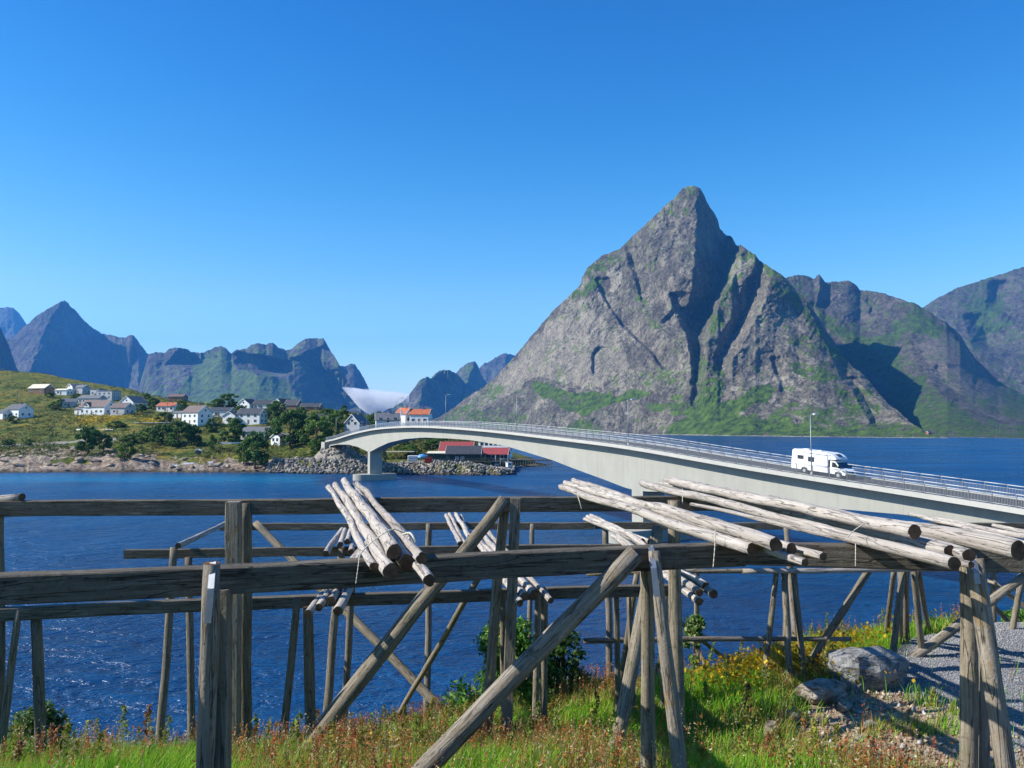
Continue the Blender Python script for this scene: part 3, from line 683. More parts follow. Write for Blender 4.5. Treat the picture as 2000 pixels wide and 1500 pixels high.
# ------------------------------------------------------------------ bridge
ctl = [(52,42),(48.2,52),(42.7,64),(30.6,83.5),(16.6,104),(0,138.5),(-19,178),(-38.7,219),(-61.2,266),(-69,282.5)]
cy_ = np.array([c[1] for c in ctl], float); cx_ = np.array([c[0] for c in ctl], float)
yy = np.linspace(42, 282.5, 900); xx = np.interp(yy, cy_, cx_)
pad = 60; k = np.ones(2*pad+1)/(2*pad+1)
xe = np.concatenate([xx[0]+(np.arange(-pad,0))*(xx[1]-xx[0]), xx, xx[-1]+np.arange(1,pad+1)*(xx[-1]-xx[-2])])
xx = np.convolve(xe, k, 'valid')
s_ = np.concatenate([[0], np.cumsum(np.hypot(np.diff(xx), np.diff(yy)))]); SL = s_[-1]
DECK = [(600,868),(655,857),(680,848.5),(700,843),(720,838.5),(735,836),(760,833.5),(800,831.5),(840,831.8),(900,835),(950,839),(1000,844),(1100,855.5),(1175,864),(1240,873),(1310,885),(1400,901),(1500,917.5),(1600,933.5),(1700,949),(1800,964),(1900,980),(2000,996),(2200,1030),(2500,1085),(3000,1180)]
BOT = [(600,880),(660,868),(682,868.5),(700,873),(719,882),(724,882.5),(740,873.5),(760,864.5),(790,857.5),(827,854.5),(880,856.5),(919,859.5),(988,871),(1080,899),(1120,915),(1180,937),(1226,955),(1256,960),(1340,960),(1450,970),(1580,989),(1700,1000),(1770,1006),(1890,1026),(2000,1050),(2200,1085),(2500,1140),(3000,1250)]
def bpt(s):
    y = float(np.interp(s, s_, yy)); x = float(np.interp(s, s_, xx))
    d = 0.5; x2 = float(np.interp(s+d, s_, xx)); y2 = float(np.interp(s+d, s_, yy)); x1 = float(np.interp(s-d, s_, xx)); y1 = float(np.interp(s-d, s_, yy))
    T = Vector((x2-x1, y2-y1, 0)).normalized(); Nf = Vector((T.y, -T.x, 0))   # towards the far side of the road
    return Vector((x, y, 0)), T, Nf
def zpx(tbl, P):
    px = 1000 + 1500*P.x/P.y
    py = float(I(px, tbl)); u, yv, zv = ray(px, py); return H + zv/yv*P.y
ZS = np.arange(0, SL, 1.0); zt = []; zb = []
OV, DW_, GW = 1.4, 6.6, 3.8
for s in ZS:
    P, T, Nf = bpt(s); zt.append(zpx(DECK, P)); Q = P+Nf*OV; zb.append(zpx(BOT, Q))
def smooth(a, n):
    a = np.array(a); e = np.concatenate([a[0]+(np.arange(-n,0))*(a[1]-a[0]), a, a[-1]+np.arange(1,n+1)*(a[-1]-a[-2])])
    return np.convolve(e, np.ones(2*n+1)/(2*n+1), 'valid')
zt = smooth(zt, 6); zb = smooth(zb, 1)
deckz = lambda s: float(np.interp(s, ZS, zt)); botz = lambda s: float(np.interp(s, ZS, zb))
O = Vector((16.6, 104, 0))
bridge = empty('bridge', O, 0, 'long grey concrete arched road bridge crossing the strait', 'bridge')
def loft(name, sec, mats, mi=0, s0=0, s1=None, ds=1.0, smooth_=False):
    """sec(s) -> list of (offset, z); closed loop"""
    s1 = SL-1.5 if s1 is None else s1
    ss = np.arange(s0, s1, ds); vs = []; fs = []; n = None
    for s in ss:
        P, T, Nf = bpt(s); q = sec(s); n = len(q)
        for o_, z in q: v = P + Nf*o_; vs.append((v.x-O.x, v.y-O.y, z))
    for i in range(len(ss)-1):
        for j in range(n):
            fs.append((i*n+j, i*n+(j+1)%n, (i+1)*n+(j+1)%n, (i+1)*n+j))
    fs += [tuple(range(n))[::-1], tuple((len(ss)-1)*n+j for j in range(n))]
    mb = MB(); mb.add(vs, fs, 0, smooth_)
    return mb.build(name, mats, bridge)
FH = 0.46
def sec_deck(s):
    z = deckz(s)
    return [(0,z),(0,z-FH),(0.22,z-FH),(0.26,z-0.34),(OV-0.02,z-0.44),(OV+GW+0.02,z-0.44),(DW_-0.26,z-0.34),(DW_-0.22,z-FH),(DW_,z-FH),(DW_,z),(DW_-0.45,z),(DW_-0.45,z-0.12),(0.45,z-0.12),(0.45,z)]
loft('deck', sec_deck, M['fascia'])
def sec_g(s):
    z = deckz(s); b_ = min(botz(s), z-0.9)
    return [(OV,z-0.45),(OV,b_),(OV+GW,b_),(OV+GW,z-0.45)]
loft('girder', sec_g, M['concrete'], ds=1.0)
loft('road_surface', lambda s: [(0.47,deckz(s)-0.115),(0.47,deckz(s)-0.06),(DW_-0.47,deckz(s)-0.06),(DW_-0.47,deckz(s)-0.115)], M['asphalt'])
# piers
def find_s(px_t, off=0):
    best = min(np.arange(0, SL, 0.25), key=lambda s: abs(1000+1500*(bpt(s)[0]+bpt(s)[2]*off).x/(bpt(s)[0]+bpt(s)[2]*off).y - px_t)); return float(best)
piers = []
for px_t in (721.5, 1242):
    s = find_s(px_t, OV); P, T, Nf = bpt(s); c = P + Nf*(OV+GW/2)
    ang = math.atan2(Nf.y, Nf.x); th = 2.4; zb0 = botz(s)+1.6
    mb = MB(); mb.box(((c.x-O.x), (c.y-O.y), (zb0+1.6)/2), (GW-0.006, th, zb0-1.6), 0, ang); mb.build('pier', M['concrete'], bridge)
    # stadium-shaped footing standing in the water
    mb = MB(); prof = []
    Lh, Rr = 3.7, 2.9
    for i in range(24):
        a = -math.pi/2 + math.pi*i/23; prof.append((Lh+Rr*math.cos(a), Rr*math.sin(a)))
    for i in range(24):
        a = math.pi/2 + math.pi*i/23; prof.append((-Lh+Rr*math.cos(a), Rr*math.sin(a)))
    pr = [((c.x-O.x)+x*math.cos(ang)-y*math.sin(ang), (c.y-O.y)+x*math.sin(ang)+y*math.cos(ang)) for x, y in prof]
    mb.prism(pr, 2, -3, 1.75)
    mb.build('pier_footing', M['concrete'], bridge); piers.append((s, c))
# abutment on the village side
P, T, Nf = bpt(SL-3); c = P + Nf*(DW_/2) + T*3.4
mb = MB(); mb.box((c.x-O.x, c.y-O.y, deckz(SL-3)/2-0.3), (DW_+0.6, 6, deckz(SL-3)-0.5), 0, math.atan2(Nf.y, Nf.x)); mb.build('abutment', M['concrete'], bridge)
# railings
def off3(s, o_, dz): P, T, Nf = bpt(s); v = P + Nf*o_; return Vector((v.x-O.x, v.y-O.y, deckz(s)+dz))
for o_, nind in ((0.2, 68), (DW_-0.2, 30)):
    mb = MB()
    for dz, r in ((1.12,0.05),(0.84,0.028),(0.12,0.025)):
        mb.path([off3(s, o_, dz) for s in np.arange(0.5, SL-2, 2.0)], r, 6)
    mb.build('railing', M['rail'], bridge)
    mb = MB(); rest = MB(); i = 0
    for s in np.arange(0.5, SL-2, 2.0):
        P, T, Nf = bpt(s); a = math.atan2(Nf.y, Nf.x)
        q = off3(s, o_, 0.55)
        tgt = rest
        vis = P.x/P.y < 0.72
        if vis and i < nind: tgt = MB(); i += 1
        tgt.box(q, (0.065, 0.06, 1.1), 0, a); tgt.box(q-Vector((0,0,0.53)), (0.2,0.16,0.03), 0, a)
        if tgt is not rest: tgt.build('railing_post', M['rail_post'], bridge)
        for j in range(1, 16):      # thin infill bars
            sj = s + 2.0*j/16
            if sj < SL-2: qq = off3(sj, o_, 0.48); mb.box(qq, (0.014, 0.014, 0.72), 0, a)
    tag(rest.build('railing_post', M['rail_post'], bridge), kind='stuff')
    tag(mb.build('railing_bar', M['rail'], bridge), kind='stuff')

# street lamps along the bridge
def street_lamp(base, h, a, label):
    e = empty('street_lamp', base, a, label, 'street lamp', 'street lamps along the bridge road')
    mb = MB(); mb.tube((0,0,-0.3), (0,0,h), 0.07, 0.042, 8); mb.tube((0,0,-0.1), (0,0,0.5), 0.13, 0.13, 8); mb.build('pole', M['galv'], e)
    mb = MB(); mb.tube((0,0,h-0.02), (0.55,0,h+0.1), 0.04, 0.035, 6); mb.build('arm', M['galv'], e)
    mb = MB(); mb.prism([(0.45,h+0.02),(0.5,h+0.14),(0.85,h+0.2),(1.25,h+0.16),(1.3,h+0.06)], 1, -0.14, 0.14); mb.build('lamp_head', M['lamp_head'], e)
    return e
lamp_lab = {1583:'tall bridge lamp rising in front of the white motorhome', 1228:'tall bridge lamp in front of the foot of the great mountain, above the second pier',
 1010:'bridge lamp at the lower left slope of the great mountain', 871:'bridge lamp standing in front of the dark blue far peak', 778:'bridge lamp just left of the orange-roofed houses',
 717:'bridge lamp above the first pier, against the cloud bank'}
for px_t, top in ((1583,808),(1228,779),(1010,769),(871,770),(778,777),(717,791)):
    s = find_s(px_t, 0.35); P, T, Nf = bpt(s); p_ = P+Nf*0.33; z = deckz(s)
    hh_ = H + (ray(px_t, top)[2]/ray(px_t, top)[1])*p_.y - z
    street_lamp((p_.x, p_.y, z-0.05), hh_-0.1, math.atan2(Nf.y, Nf.x), lamp_lab[px_t])
for px_t, top, D, lb in ((657,816,292,'short lamp by the far end of the bridge, in front of the trees'),(679,824,300,'low lamp at the far end of the bridge, left of the grey gabled house')):
    g = terr_hit(px_t, 850); x = (px_t-1000)/1500*D; z0 = float(terr(px_t, D))
    street_lamp((x, D, max(z0, 9)), H+(836-top)/1500*D-max(z0, 9), 0.3, lb)

# ------------------------------------------------------------------ motorhome on the far lane
s_mid = find_s(1606, 3.0); P, T, Nf = bpt(s_mid)
mh_loc = P + Nf*3.0; mh_dir = -T           # drives towards us
slope = math.atan2(deckz(s_mid-3)-deckz(s_mid+3), 6.0)
mh = empty('motorhome', (mh_loc.x, mh_loc.y, deckz(s_mid)-0.056), 0, 'white motorhome with a low cab driving down the bridge', 'motorhome')
mh.scale = (0.93,0.93,0.9)
mh.rotation_euler = (Matrix.Rotation(math.atan2(mh_dir.y, mh_dir.x), 4, 'Z') @ Matrix.Rotation(-slope, 4, 'Y')).to_euler()
mhw = plain('motorhome_white', (0.8,0.8,0.8), 0.3, 0.5, 0.02); tyre = plain('tyre_rubber', (0.02,0.02,0.02), 0.8, 0.2)
silver = plain('silver_paint', (0.35,0.37,0.4), 0.35, 0.5, 0.03); mg = plain('dark_tinted_glass', (0.015,0.02,0.025), 0.08, 0.7, 0.02)
def bevel_obj(o, w=0.04, seg=2):
    mo = o.modifiers.new('bevel', 'BEVEL'); mo.width = w; mo.segments = seg; mo.limit_method = 'ANGLE'; mo.angle_limit = 0.5
# x forward, rear at -3.6, nose at 3.45 ; width +-1.12
mb = MB(); mb.prism([(-3.6,0.42),(-3.62,1.2),(-3.55,2.72),(-3.3,2.86),(1.0,2.82),(1.7,2.70),(2.1,2.46),(2.38,2.18),(2.25,2.1),(1.55,2.06),(1.35,2.0),(1.35,0.45)], 1, -1.12, 1.12)
o = mb.build('living_body', mhw, mh); bevel_obj(o, 0.08, 3)
mb = MB(); mb.prism([(1.352,0.42),(1.352,1.98),(1.9,1.97),(2.2,1.86),(2.82,1.2),(3.42,1.02),(3.5,0.8),(3.5,0.4)], 1, -0.98, 0.98)
o = mb.build('cab', mhw, mh); bevel_obj(o, 0.07, 3)
mb = MB(); mb.add([(2.28,-0.86,1.83),(2.28,0.86,1.83),(2.86,0.9,1.23),(2.86,-0.9,1.23),(2.2,-0.86,1.80),(2.2,0.86,1.80),(2.8,0.9,1.19),(2.8,-0.9,1.19)],[(0,3,2,1),(4,5,6,7),(0,1,5,4),(2,3,7,6),(1,2,6,5),(0,4,7,3)]); mb.build('windscreen', mg, mh)
for sy in (-1, 1):
    mb = MB(); mb.prism([(1.75,1.22),(1.75,1.82),(2.12,1.80),(2.66,1.22)], 1, sy*0.965, sy*0.992); mb.build('cab_window', mg, mh)
    mb = MB(); mb.prism([(1.36,1.1),(1.36,1.95),(1.5,1.95),(1.5,1.1)], 1, sy*0.975, sy*1.0); mb.build('cab_pillar', tyre, mh)
    mb = MB(); mb.box((2.75, sy*1.12, 1.35), (0.12,0.26,0.32)); o = mb.build('mirror', tyre, mh); bevel_obj(o)
    mb = MB(); mb.prism([(3.05,0.85),(3.1,0.98),(3.38,0.96),(3.47,0.78)], 1, sy*0.72, sy*0.99); mb.build('headlight', M['glass'], mh)
    for x0, x1, z0, z1 in ((-2.75,-1.95,1.72,2.15), (-1.3,-0.5,1.55,2.1)) if sy < 0 else ((-2.75,-1.95,1.72,2.15),):
        mb = MB(); mb.box(((x0+x1)/2, sy*1.125, (z0+z1)/2), (x1-x0+0.1, 0.02, z1-z0+0.1)); f_ = mb.build('window', silver, mh)
        mb = MB(); mb.box(((x0+x1)/2, sy*1.137, (z0+z1)/2), (x1-x0, 0.02, z1-z0)); mb.build('pane', mg, f_)
    mb = MB(); mb.prism([(-0.9,1.2),(1.3,1.32),(1.3,1.0),(0.2,1.12)], 1, sy*1.122, sy*1.128); mb.build('side_stripe', silver, mh)
    mb = MB(); mb.prism([(1.9,0.98),(2.75,1.1),(3.1,0.92),(2.2,0.9)], 1, sy*0.982, sy*0.99); mb.build('side_stripe', silver, mh)
    for xw in (-1.75, 2.62):
        yo = 1.02 if xw < 0 else 0.93
        mb = MB(); mb.tube((xw, sy*(yo-0.2), 0.36), (xw, sy*(yo+0.115), 0.36), 0.36, 0.36, 20); w = mb.build('wheel', tyre, mh)
        mb = MB(); mb.tube((xw, sy*(yo+0.11), 0.36), (xw, sy*(yo+0.13), 0.36), 0.2, 0.18, 14); mb.build('rim', silver, w)
        mb = MB(); mb.tube((xw, sy*(yo+0.02), 0.40), (xw, sy*(yo+0.107), 0.40), 0.46, 0.46, 20); mb.build('wheel_arch', tyre, mh)
mb = MB(); mb.box((-0.2, 1.17, 2.6), (3.6, 0.12, 0.14)); o = mb.build('awning', M['lamp_head'], mh); bevel_obj(o)
mb = MB(); mb.box((-0.2, -1.17, 2.6), (3.6, 0.12, 0.14)); o = mb.build('awning', M['lamp_head'], mh); bevel_obj(o)
mb = MB(); mb.add([(1.72,-0.45,2.73),(1.72,0.45,2.73),(2.12,0.38,2.49),(2.12,-0.38,2.49),(1.72,-0.45,2.74),(1.72,0.45,2.74),(2.2,0.38,2.5),(2.2,-0.38,2.5)],[(0,3,2,1),(4,5,6,7),(0,1,5,4),(2,3,7,6),(1,2,6,5),(0,4,7,3)]); mb.build('skylight', mg, mh)
mb = MB(); mb.box((-2.2,0,2.9),(0.7,0.7,0.1)); mb.box((-0.6,0.2,2.88),(0.5,0.5,0.1)); o = mb.build('roof_hatch', M['lamp_head'], mh); bevel_obj(o, 0.02)
mb = MB(); mb.box((3.51,0,0.72),(0.04,1.1,0.2)); mb.build('grille', tyre, mh)
mb = MB(); mb.box((3.5,0,0.42),(0.12,1.86,0.2)); mb.build('bumper', tyre, mh)
for sy in (-1, 1):
    mb = MB(); mb.box((-3.66,sy*0.95,0.95),(0.04,0.14,0.4)); mb.build('tail_light', M['red_wall'], mh)
# ------------------------------------------------------------------ near bank
def drop(X, Y):
    X = np.asarray(X, float); Y = np.asarray(Y, float)
    base = 1.6 + 0.26*np.clip(Y, -30, 10.5)
    right = 1.6 + 0.26*np.clip(Y, -30, 9.0) + 0.075*np.clip(Y-9, 0, 100)
    w = sstep(1.5, 5.5, X)
    a = I(X, [(-80,0.45),(-8,0.43),(-4,0.40),(-1.5,0.27),(0,0.2),(1.5,0.13),(4.5,0.06)])
    left = base + a*np.maximum(0, Y-10.5)
    d = left*(1-w)+right*w
    Yc = I(X, [(-80,13),(-8,15),(-1.5,15.5),(1.5,15),(3.6,13.6),(4.6,14.0),(6,15.0),(8,15.9),(12,17.0),(16,18),(30,22),(60,36),(120,80)])
    over = Y-Yc
    d = d + np.where(over > 0, 0.35*np.minimum(over,2)**2*0.5 + 0.78*np.maximum(over-1.2, 0), 0)
    d = d + 0.16*sstep(8, 11, Y)*(1-sstep(1.5, 4, X))
    d = np.where(Y < 1.0, 1.62 + 0*d, d)
    n = (fbm(X/3.2, Y/3.2, 4, 101)-0.5)*0.38 + (fbm(X/0.6, Y/0.6, 3, 102)-0.5)*0.07
    d = d - n*sstep(1.5, 4, Y)
    # heap of crushed stone on the right
    gv = np.exp(-(((X-8.3)/2.6)**2+((Y-14.6)/2.6)**2)); d = d - 0.30*gv
    gv = np.exp(-(((X-11.2)/2.0)**2+((Y-15.8)/1.7)**2)); d = d - 0.38*gv
    return d
gz = lambda X, Y: H - drop(X, Y)
def gzf(x, y): return float(gz(np.array(x), np.array(y)))
gx = np.concatenate([np.linspace(-120,-20,25)[:-1], np.arange(-20,26,0.14), np.linspace(26,140,28)])
gy = np.concatenate([np.linspace(-60,0,14)[:-1], np.arange(0,26,0.14), np.linspace(26,90,36)])
GX, GY = np.meshgrid(gx, gy, indexing='ij'); GZ = np.maximum(gz(GX, GY), -4.0)
gpx = GX/np.maximum(GY,0.5)*1500+1000; gpy = 836+1500*(H-GZ)/np.maximum(GY,0.5)
# crushed stone lot and bare dirt (plan outlines on the ground)
GP_ = [(1740,1262),(1780,1235),(1880,1225),(1950,1200),(2300,1170),(2700,1500),(3200,2600),(2500,2600),(2200,1800),(2040,1560),(1960,1450),(1885,1395),(1770,1345),(1650,1330),(1690,1300)]
DP_ = [(1530,1352),(1600,1335),(1650,1325),(1770,1340),(1890,1392),(1965,1445),(2050,1555),(2300,1900),(2050,2000),(1880,1700),(1830,1560),(1740,1510),(1640,1485),(1540,1430)]
def gproj(X, Y):
    Ys = np.maximum(Y, 0.5); return 1000+1500*X/Ys, 836+1500*(drop(X, Y))/Ys
def ingrav(X, Y):
    a, b_ = gproj(X, Y); return (inpoly(a, b_, GP_) & (Y > 1)) | ((X > 6.5) & (Y < 6))
def indirt(X, Y):
    a, b_ = gproj(X, Y); return inpoly(a, b_, DP_) & (Y > 3)
jx = (fbm(GX/1.2, GY/1.2, 4, 111)-0.5)*1.6; jy = (fbm(GX/1.2, GY/1.2, 4, 112)-0.5)*1.6
gravA = ingrav(GX+jx*0.35, GY+jy*0.35).astype(float); dirtA = indirt(GX+jx*0.6, GY+jy*0.6).astype(float)
m, nt, b = new_mat('near_ground', 0.95, 0.1)
v = objvec(nt, (1,1,1), False); f = noise(nt, v, 1.2, 7, 0.65); g = noise(nt, v, 14, 6, 0.7); h3 = noise(nt, v, 60, 3, 0.6)
soil = ramp(nt, f, [(0.35, (0.035,0.045,0.012)), (0.55, (0.075,0.07,0.025)), (0.7, (0.12,0.075,0.035))])
dirt = ramp(nt, g, [(0.35, (0.17,0.12,0.075)), (0.5, (0.30,0.22,0.14)), (0.66, (0.42,0.34,0.25))])
vo = nt.nodes.new('ShaderNodeTexVoronoi'); vo.inputs['Scale'].default_value = 48; nt.links.new(v, vo.inputs['Vector'])
sepc = nt.nodes.new('ShaderNodeSeparateColor'); nt.links.new(vo.outputs['Color'], sepc.inputs[0])
gcol = ramp(nt, sepc.outputs[0], [(0.0, (0.19,0.19,0.195)), (0.5, (0.28,0.28,0.28)), (1.0, (0.40,0.40,0.395))])
gcol = mixc(nt, mapr(nt, f, 0.4, 0.62, 0, 0.5), gcol, (0.14,0.14,0.145))
gcol = mixc(nt, mapr(nt, vo.outputs['Distance'], 0.02, 0.035, 0.0, 0.0), gcol, (0.02,0.02,0.02))
base = mixc(nt, attr(nt, 'dirt'), soil, dirt); base = mixc(nt, attr(nt, 'gravel'), base, gcol)
nt.links.new(base, b.inputs['Base Color'])
bump(nt, b, mathn(nt,'ADD', g, mathn(nt,'MULTIPLY', vo.outputs['Distance'], attr(nt,'gravel'))), 0.9, 0.03)
M['ground'] = m
me = np_mesh('ground', np.stack([GX,GY,GZ],-1).reshape(-1,3), grid_faces(*GX.shape), [m], True, {'gravel': gravA.ravel(), 'dirt': dirtA.ravel()})
link_mesh('ground', me)['kind'] = 'structure'

# ------------------------------------------------------------------ timber pieces
_pn = [0]
def frame_to(p0, p1, up=Vector((0,0,1))):
    d = (p1-p0).normalized(); x = up.cross(d)
    if x.length < 1e-3: x = Vector((1,0,0))
    x.normalize(); y = d.cross(x)
    Mx = Matrix((x, y, d)).transposed().to_4x4(); Mx.translation = p0; return Mx
def pole_part(name, p0, p1, r0, r1, mat, parent=None, origin=Vector((0,0,0)), end=None, wob=0.10, seg=14, bend=0.005, rings=None):
    p0 = Vector(p0); p1 = Vector(p1); L = (p1-p0).length; _pn[0] += 1; sd = _pn[0]
    rings = rings or max(6, int(L/0.22)); zz = np.linspace(0, L, rings); aa = np.arange(seg)*2*math.pi/seg
    Zg, Ag = np.meshgrid(zz, aa, indexing='ij')
    R = (r0+(r1-r0)*Zg/L)*(1+wob*2*(fbm(np.cos(Ag)*1.3+sd*7.3, np.sin(Ag)*1.3+Zg*1.1+sd*3.1, 3, 200)-0.5)*1.4+ 0.5*wob*2*(vn(np.cos(Ag)*3+sd, Zg*5+np.sin(Ag)*3, 210)-0.5))
    bx = bend*L*(fbm(zz/1.8+sd*5.1, zz*0, 2, 220)-0.5)*2; by = bend*L*(fbm(zz/1.8+sd*9.7, zz*0, 2, 230)-0.5)*2
    env = np.sin(np.pi*np.clip(zz/L,0,1))**0.5; bx = bx*env; by = by*env
    V = np.stack([R*np.cos(Ag)+bx[:,None], R*np.sin(Ag)+by[:,None], Zg], -1).reshape(-1,3)
    n = len(V); V = np.concatenate([V, [[bx[0],by[0],0.0],[bx[-1],by[-1],L]]])
    me = bpy.data.meshes.new(name); F = []; mi = []
    for i in range(rings-1):
        for j in range(seg): F.append((i*seg+j, i*seg+(j+1)%seg, (i+1)*seg+(j+1)%seg, (i+1)*seg+j)); mi.append(0)
    for j in range(seg):
        F.append((n, (j+1)%seg, j)); mi.append(1); q = (rings-1)*seg; F.append((n+1, q+j, q+(j+1)%seg)); mi.append(1)
    me.from_pydata(V.tolist(), [], F); me.materials.append(mat); me.materials.append(end or mat)
    me.polygons.foreach_set('material_index', mi); me.polygons.foreach_set('use_smooth', [k_ == 0 for k_ in mi]); me.update()
    Mx = frame_to(p0-origin, p1-origin)
    return link_mesh(name, me, parent, Mx)
def beam_part(name, p0, p1, w, h, mat, parent=None, origin=Vector((0,0,0)), up=Vector((0,0,1))):
    """sawn timber; p0,p1 on the middle of its top face"""
    p0 = Vector(p0); p1 = Vector(p1); L = (p1-p0).length; _pn[0] += 1; sd = _pn[0]
    rings = max(4, int(L/0.2)); c = 0.10
    pr = [(-1,-1+c),(-1+c,-1),(1-c,-1),(1,-1+c),(1,1-c),(1-c,1),(-1+c,1),(-1,1-c)]; n = 8; V = []; F = []
    for i in range(rings):
        z = L*i/(rings-1)
        for j, (a, b_) in enumerate(pr):
            e = 1+0.035*(float(vn(np.array(z*2.3+j*11), np.array(sd*1.7), 300))-0.5)*2
            V.append((a*w/2*e, b_*h/2*e - h/2 + 0.006*math.sin(z*1.3+sd), z))
    for i in range(rings-1):
        for j in range(n): F.append((i*n+j, i*n+(j+1)%n, (i+1)*n+(j+1)%n, (i+1)*n+j))
    F += [tuple(range(n))[::-1], tuple((rings-1)*n+j for j in range(n))]
    me = bpy.data.meshes.new(name); me.from_pydata(V, [], F); me.materials.append(mat); me.update()
    return link_mesh(name, me, parent, frame_to(p0-origin, p1-origin, up))
ZA, ZL = H-1.0, H-2.43
def leg(par, org, name, t, bt, Dt_, Db_, w, mat='post', end=True, square=False, ext=0.9, wob=0.08):
    """w = thickness in photo pixels at the top"""
    a = at(t[0], t[1], Dt_); b_ = at(bt[0], bt[1], Db_); d = (b_-a).normalized()
    g_ = gzf(b_.x, b_.y)
    if b_.z > g_-0.3 and d.z < -0.3: b_ = b_ + d*((b_.z-(g_-0.35))/-d.z)
    r = w/2*Dt_/1500
    if square: return beam_part(name, a, b_, 2*r, 2*r, M[mat], par, org, Vector((0,1,0)))
    return pole_part(name, a, b_, r, r*1.12, M[mat], par, org, M['log_end'] if end else None, wob, 12)

# front rack -------------------------------------------------------
OA = Vector((0, 8, gzf(0, 8)))
fr = empty('drying_rack', OA, 0, 'tall weathered timber fish drying rack with thick beams nearest the camera', 'drying rack')
beam_part('beam', atz(-420,1141,ZA), atz(1446,1059,ZA), 0.17, 0.195, M['beam'], fr, OA)
beam_part('beam', atz(1449,1059.5,ZA-0.012), atz(2140,1073,ZA-0.01), 0.17, 0.19, M['beam'], fr, OA)
beam_part('beam', atz(-420,982,ZA), atz(1250,968.5,ZA), 0.17, 0.21, M['beam'], fr, OA)
beam_part('beam', atz(1252,969,ZA-0.006), atz(1478,968,ZA-0.006), 0.17, 0.205, M['beam'], fr, OA)
def strap(parts_top, par, org, w=0.045):
    mb = MB(); pts = [Vector(p) for p in parts_top]
    for a, b_ in zip(pts[:-1], pts[1:]):
        mid = (a+b_)/2; L = (b_-a).length; Mx = frame_to(a, b_, Vector((0,1,0))).to_3x3()
        mb.box(mid, (w, 0.006, L+0.004), 0, 0, 1, Mx)
    o = mb.build('metal_strap', M['galv'], par, org); return o
leg(fr, OA, 'post', (413,1100), (398,1560), 5.40, 5.5, 33, 'grey_post', wob=0.10)
leg(fr, OA, 'post', (440,1148), (436,1560), 5.66, 5.6, 29, 'post', square=True)
strap([at(419,1097,5.52), at(416,1098.5,5.40), at(412,1150,5.285), at(406,1216,5.28)], fr, OA)
leg(fr, OA, 'post', (461,978), (459,1475), 10.60, 10.7, 25, 'grey_post', square=True)
leg(fr, OA, 'post', (480,982), (481,1472), 10.85, 10.9, 22, 'post')
leg(fr, OA, 'post', (-6,982), (-2,1420), 10.6, 10.6, 22, 'grey_post')
leg(fr, OA, 'post', (1007,972), (988,1472), 11.03, 11.0, 20, 'grey_post', square=True)
leg(fr, OA, 'post', (986,990), (949,1445), 11.35, 11.2, 19, 'post')
leg(fr, OA, 'post', (1316,977), (1326,1440), 11.0, 10.9, 24, 'post')
leg(fr, OA, 'brace', (986,975), (592,1478), 10.95, 10.2, 24, 'post', wob=0.12)
leg(fr, OA, 'brace', (1284,1032), (1208,1425), 10.9, 9.6, 23, 'post')
leg(fr, OA, 'post', (1262,1072), (1266,1482), 6.62, 6.9, 26, 'post')
p_ = leg(fr, OA, 'post', (1277,1076), (1327,1500), 6.42, 6.1, 25, 'grey_post', wob=0.14)
strap([at(1268,1068.5,6.6), at(1272,1070,6.44), at(1277,1110,6.30), at(1283,1165,6.28)], fr, OA)
leg(fr, OA, 'brace', (1243,1080), (770,1560), 6.38, 6.3, 37, 'grey_post', wob=0.13)
leg(fr, OA, 'post', (1890,1086), (1893,1560), 6.45, 6.4, 29, 'post')
leg(fr, OA, 'post', (1912,1150), (1918,1560), 6.6, 6.5, 16, 'grey_post', square=True)
leg(fr, OA, 'post', (1903,1090), (1968,1540), 6.2, 6.0, 32, 'grey_post', wob=0.12)
strap([at(1899,1082,6.3), at(1902,1084,6.17), at(1907,1120,6.08), at(1910,1140,6.07)], fr, OA)

# lower rack, nearer the water ----------------------------------------
OL = Vector((0, 14, gzf(0, 14)))
lr = empty('drying_rack', OL, 0, 'lower weathered timber drying rack with thinner beams on the slope towards the water', 'drying rack')
beam_part('beam', atz(-420,1204,ZL), atz(640,1160,ZL), 0.13, 0.17, M['beam'], lr, OL)
beam_part('beam', atz(642,1160,ZL-0.006), atz(1312,1141,ZL-0.006), 0.13, 0.17, M['beam'], lr, OL)
beam_part('beam', atz(244,1073,ZL), atz(1150,1063,ZL), 0.13, 0.175, M['beam'], lr, OL)
beam_part('beam', atz(1152,1063,ZL-0.006), atz(1880,1060,ZL-0.006), 0.13, 0.175, M['beam'], lr, OL)
beam_part('beam', atz(431,1022.5,ZL), atz(1160,1020,ZL), 0.13, 0.175, M['beam'], lr, OL)
beam_part('beam', atz(1162,1020,ZL-0.006), atz(2150,1022,ZL-0.006), 0.13, 0.175, M['beam'], lr, OL)
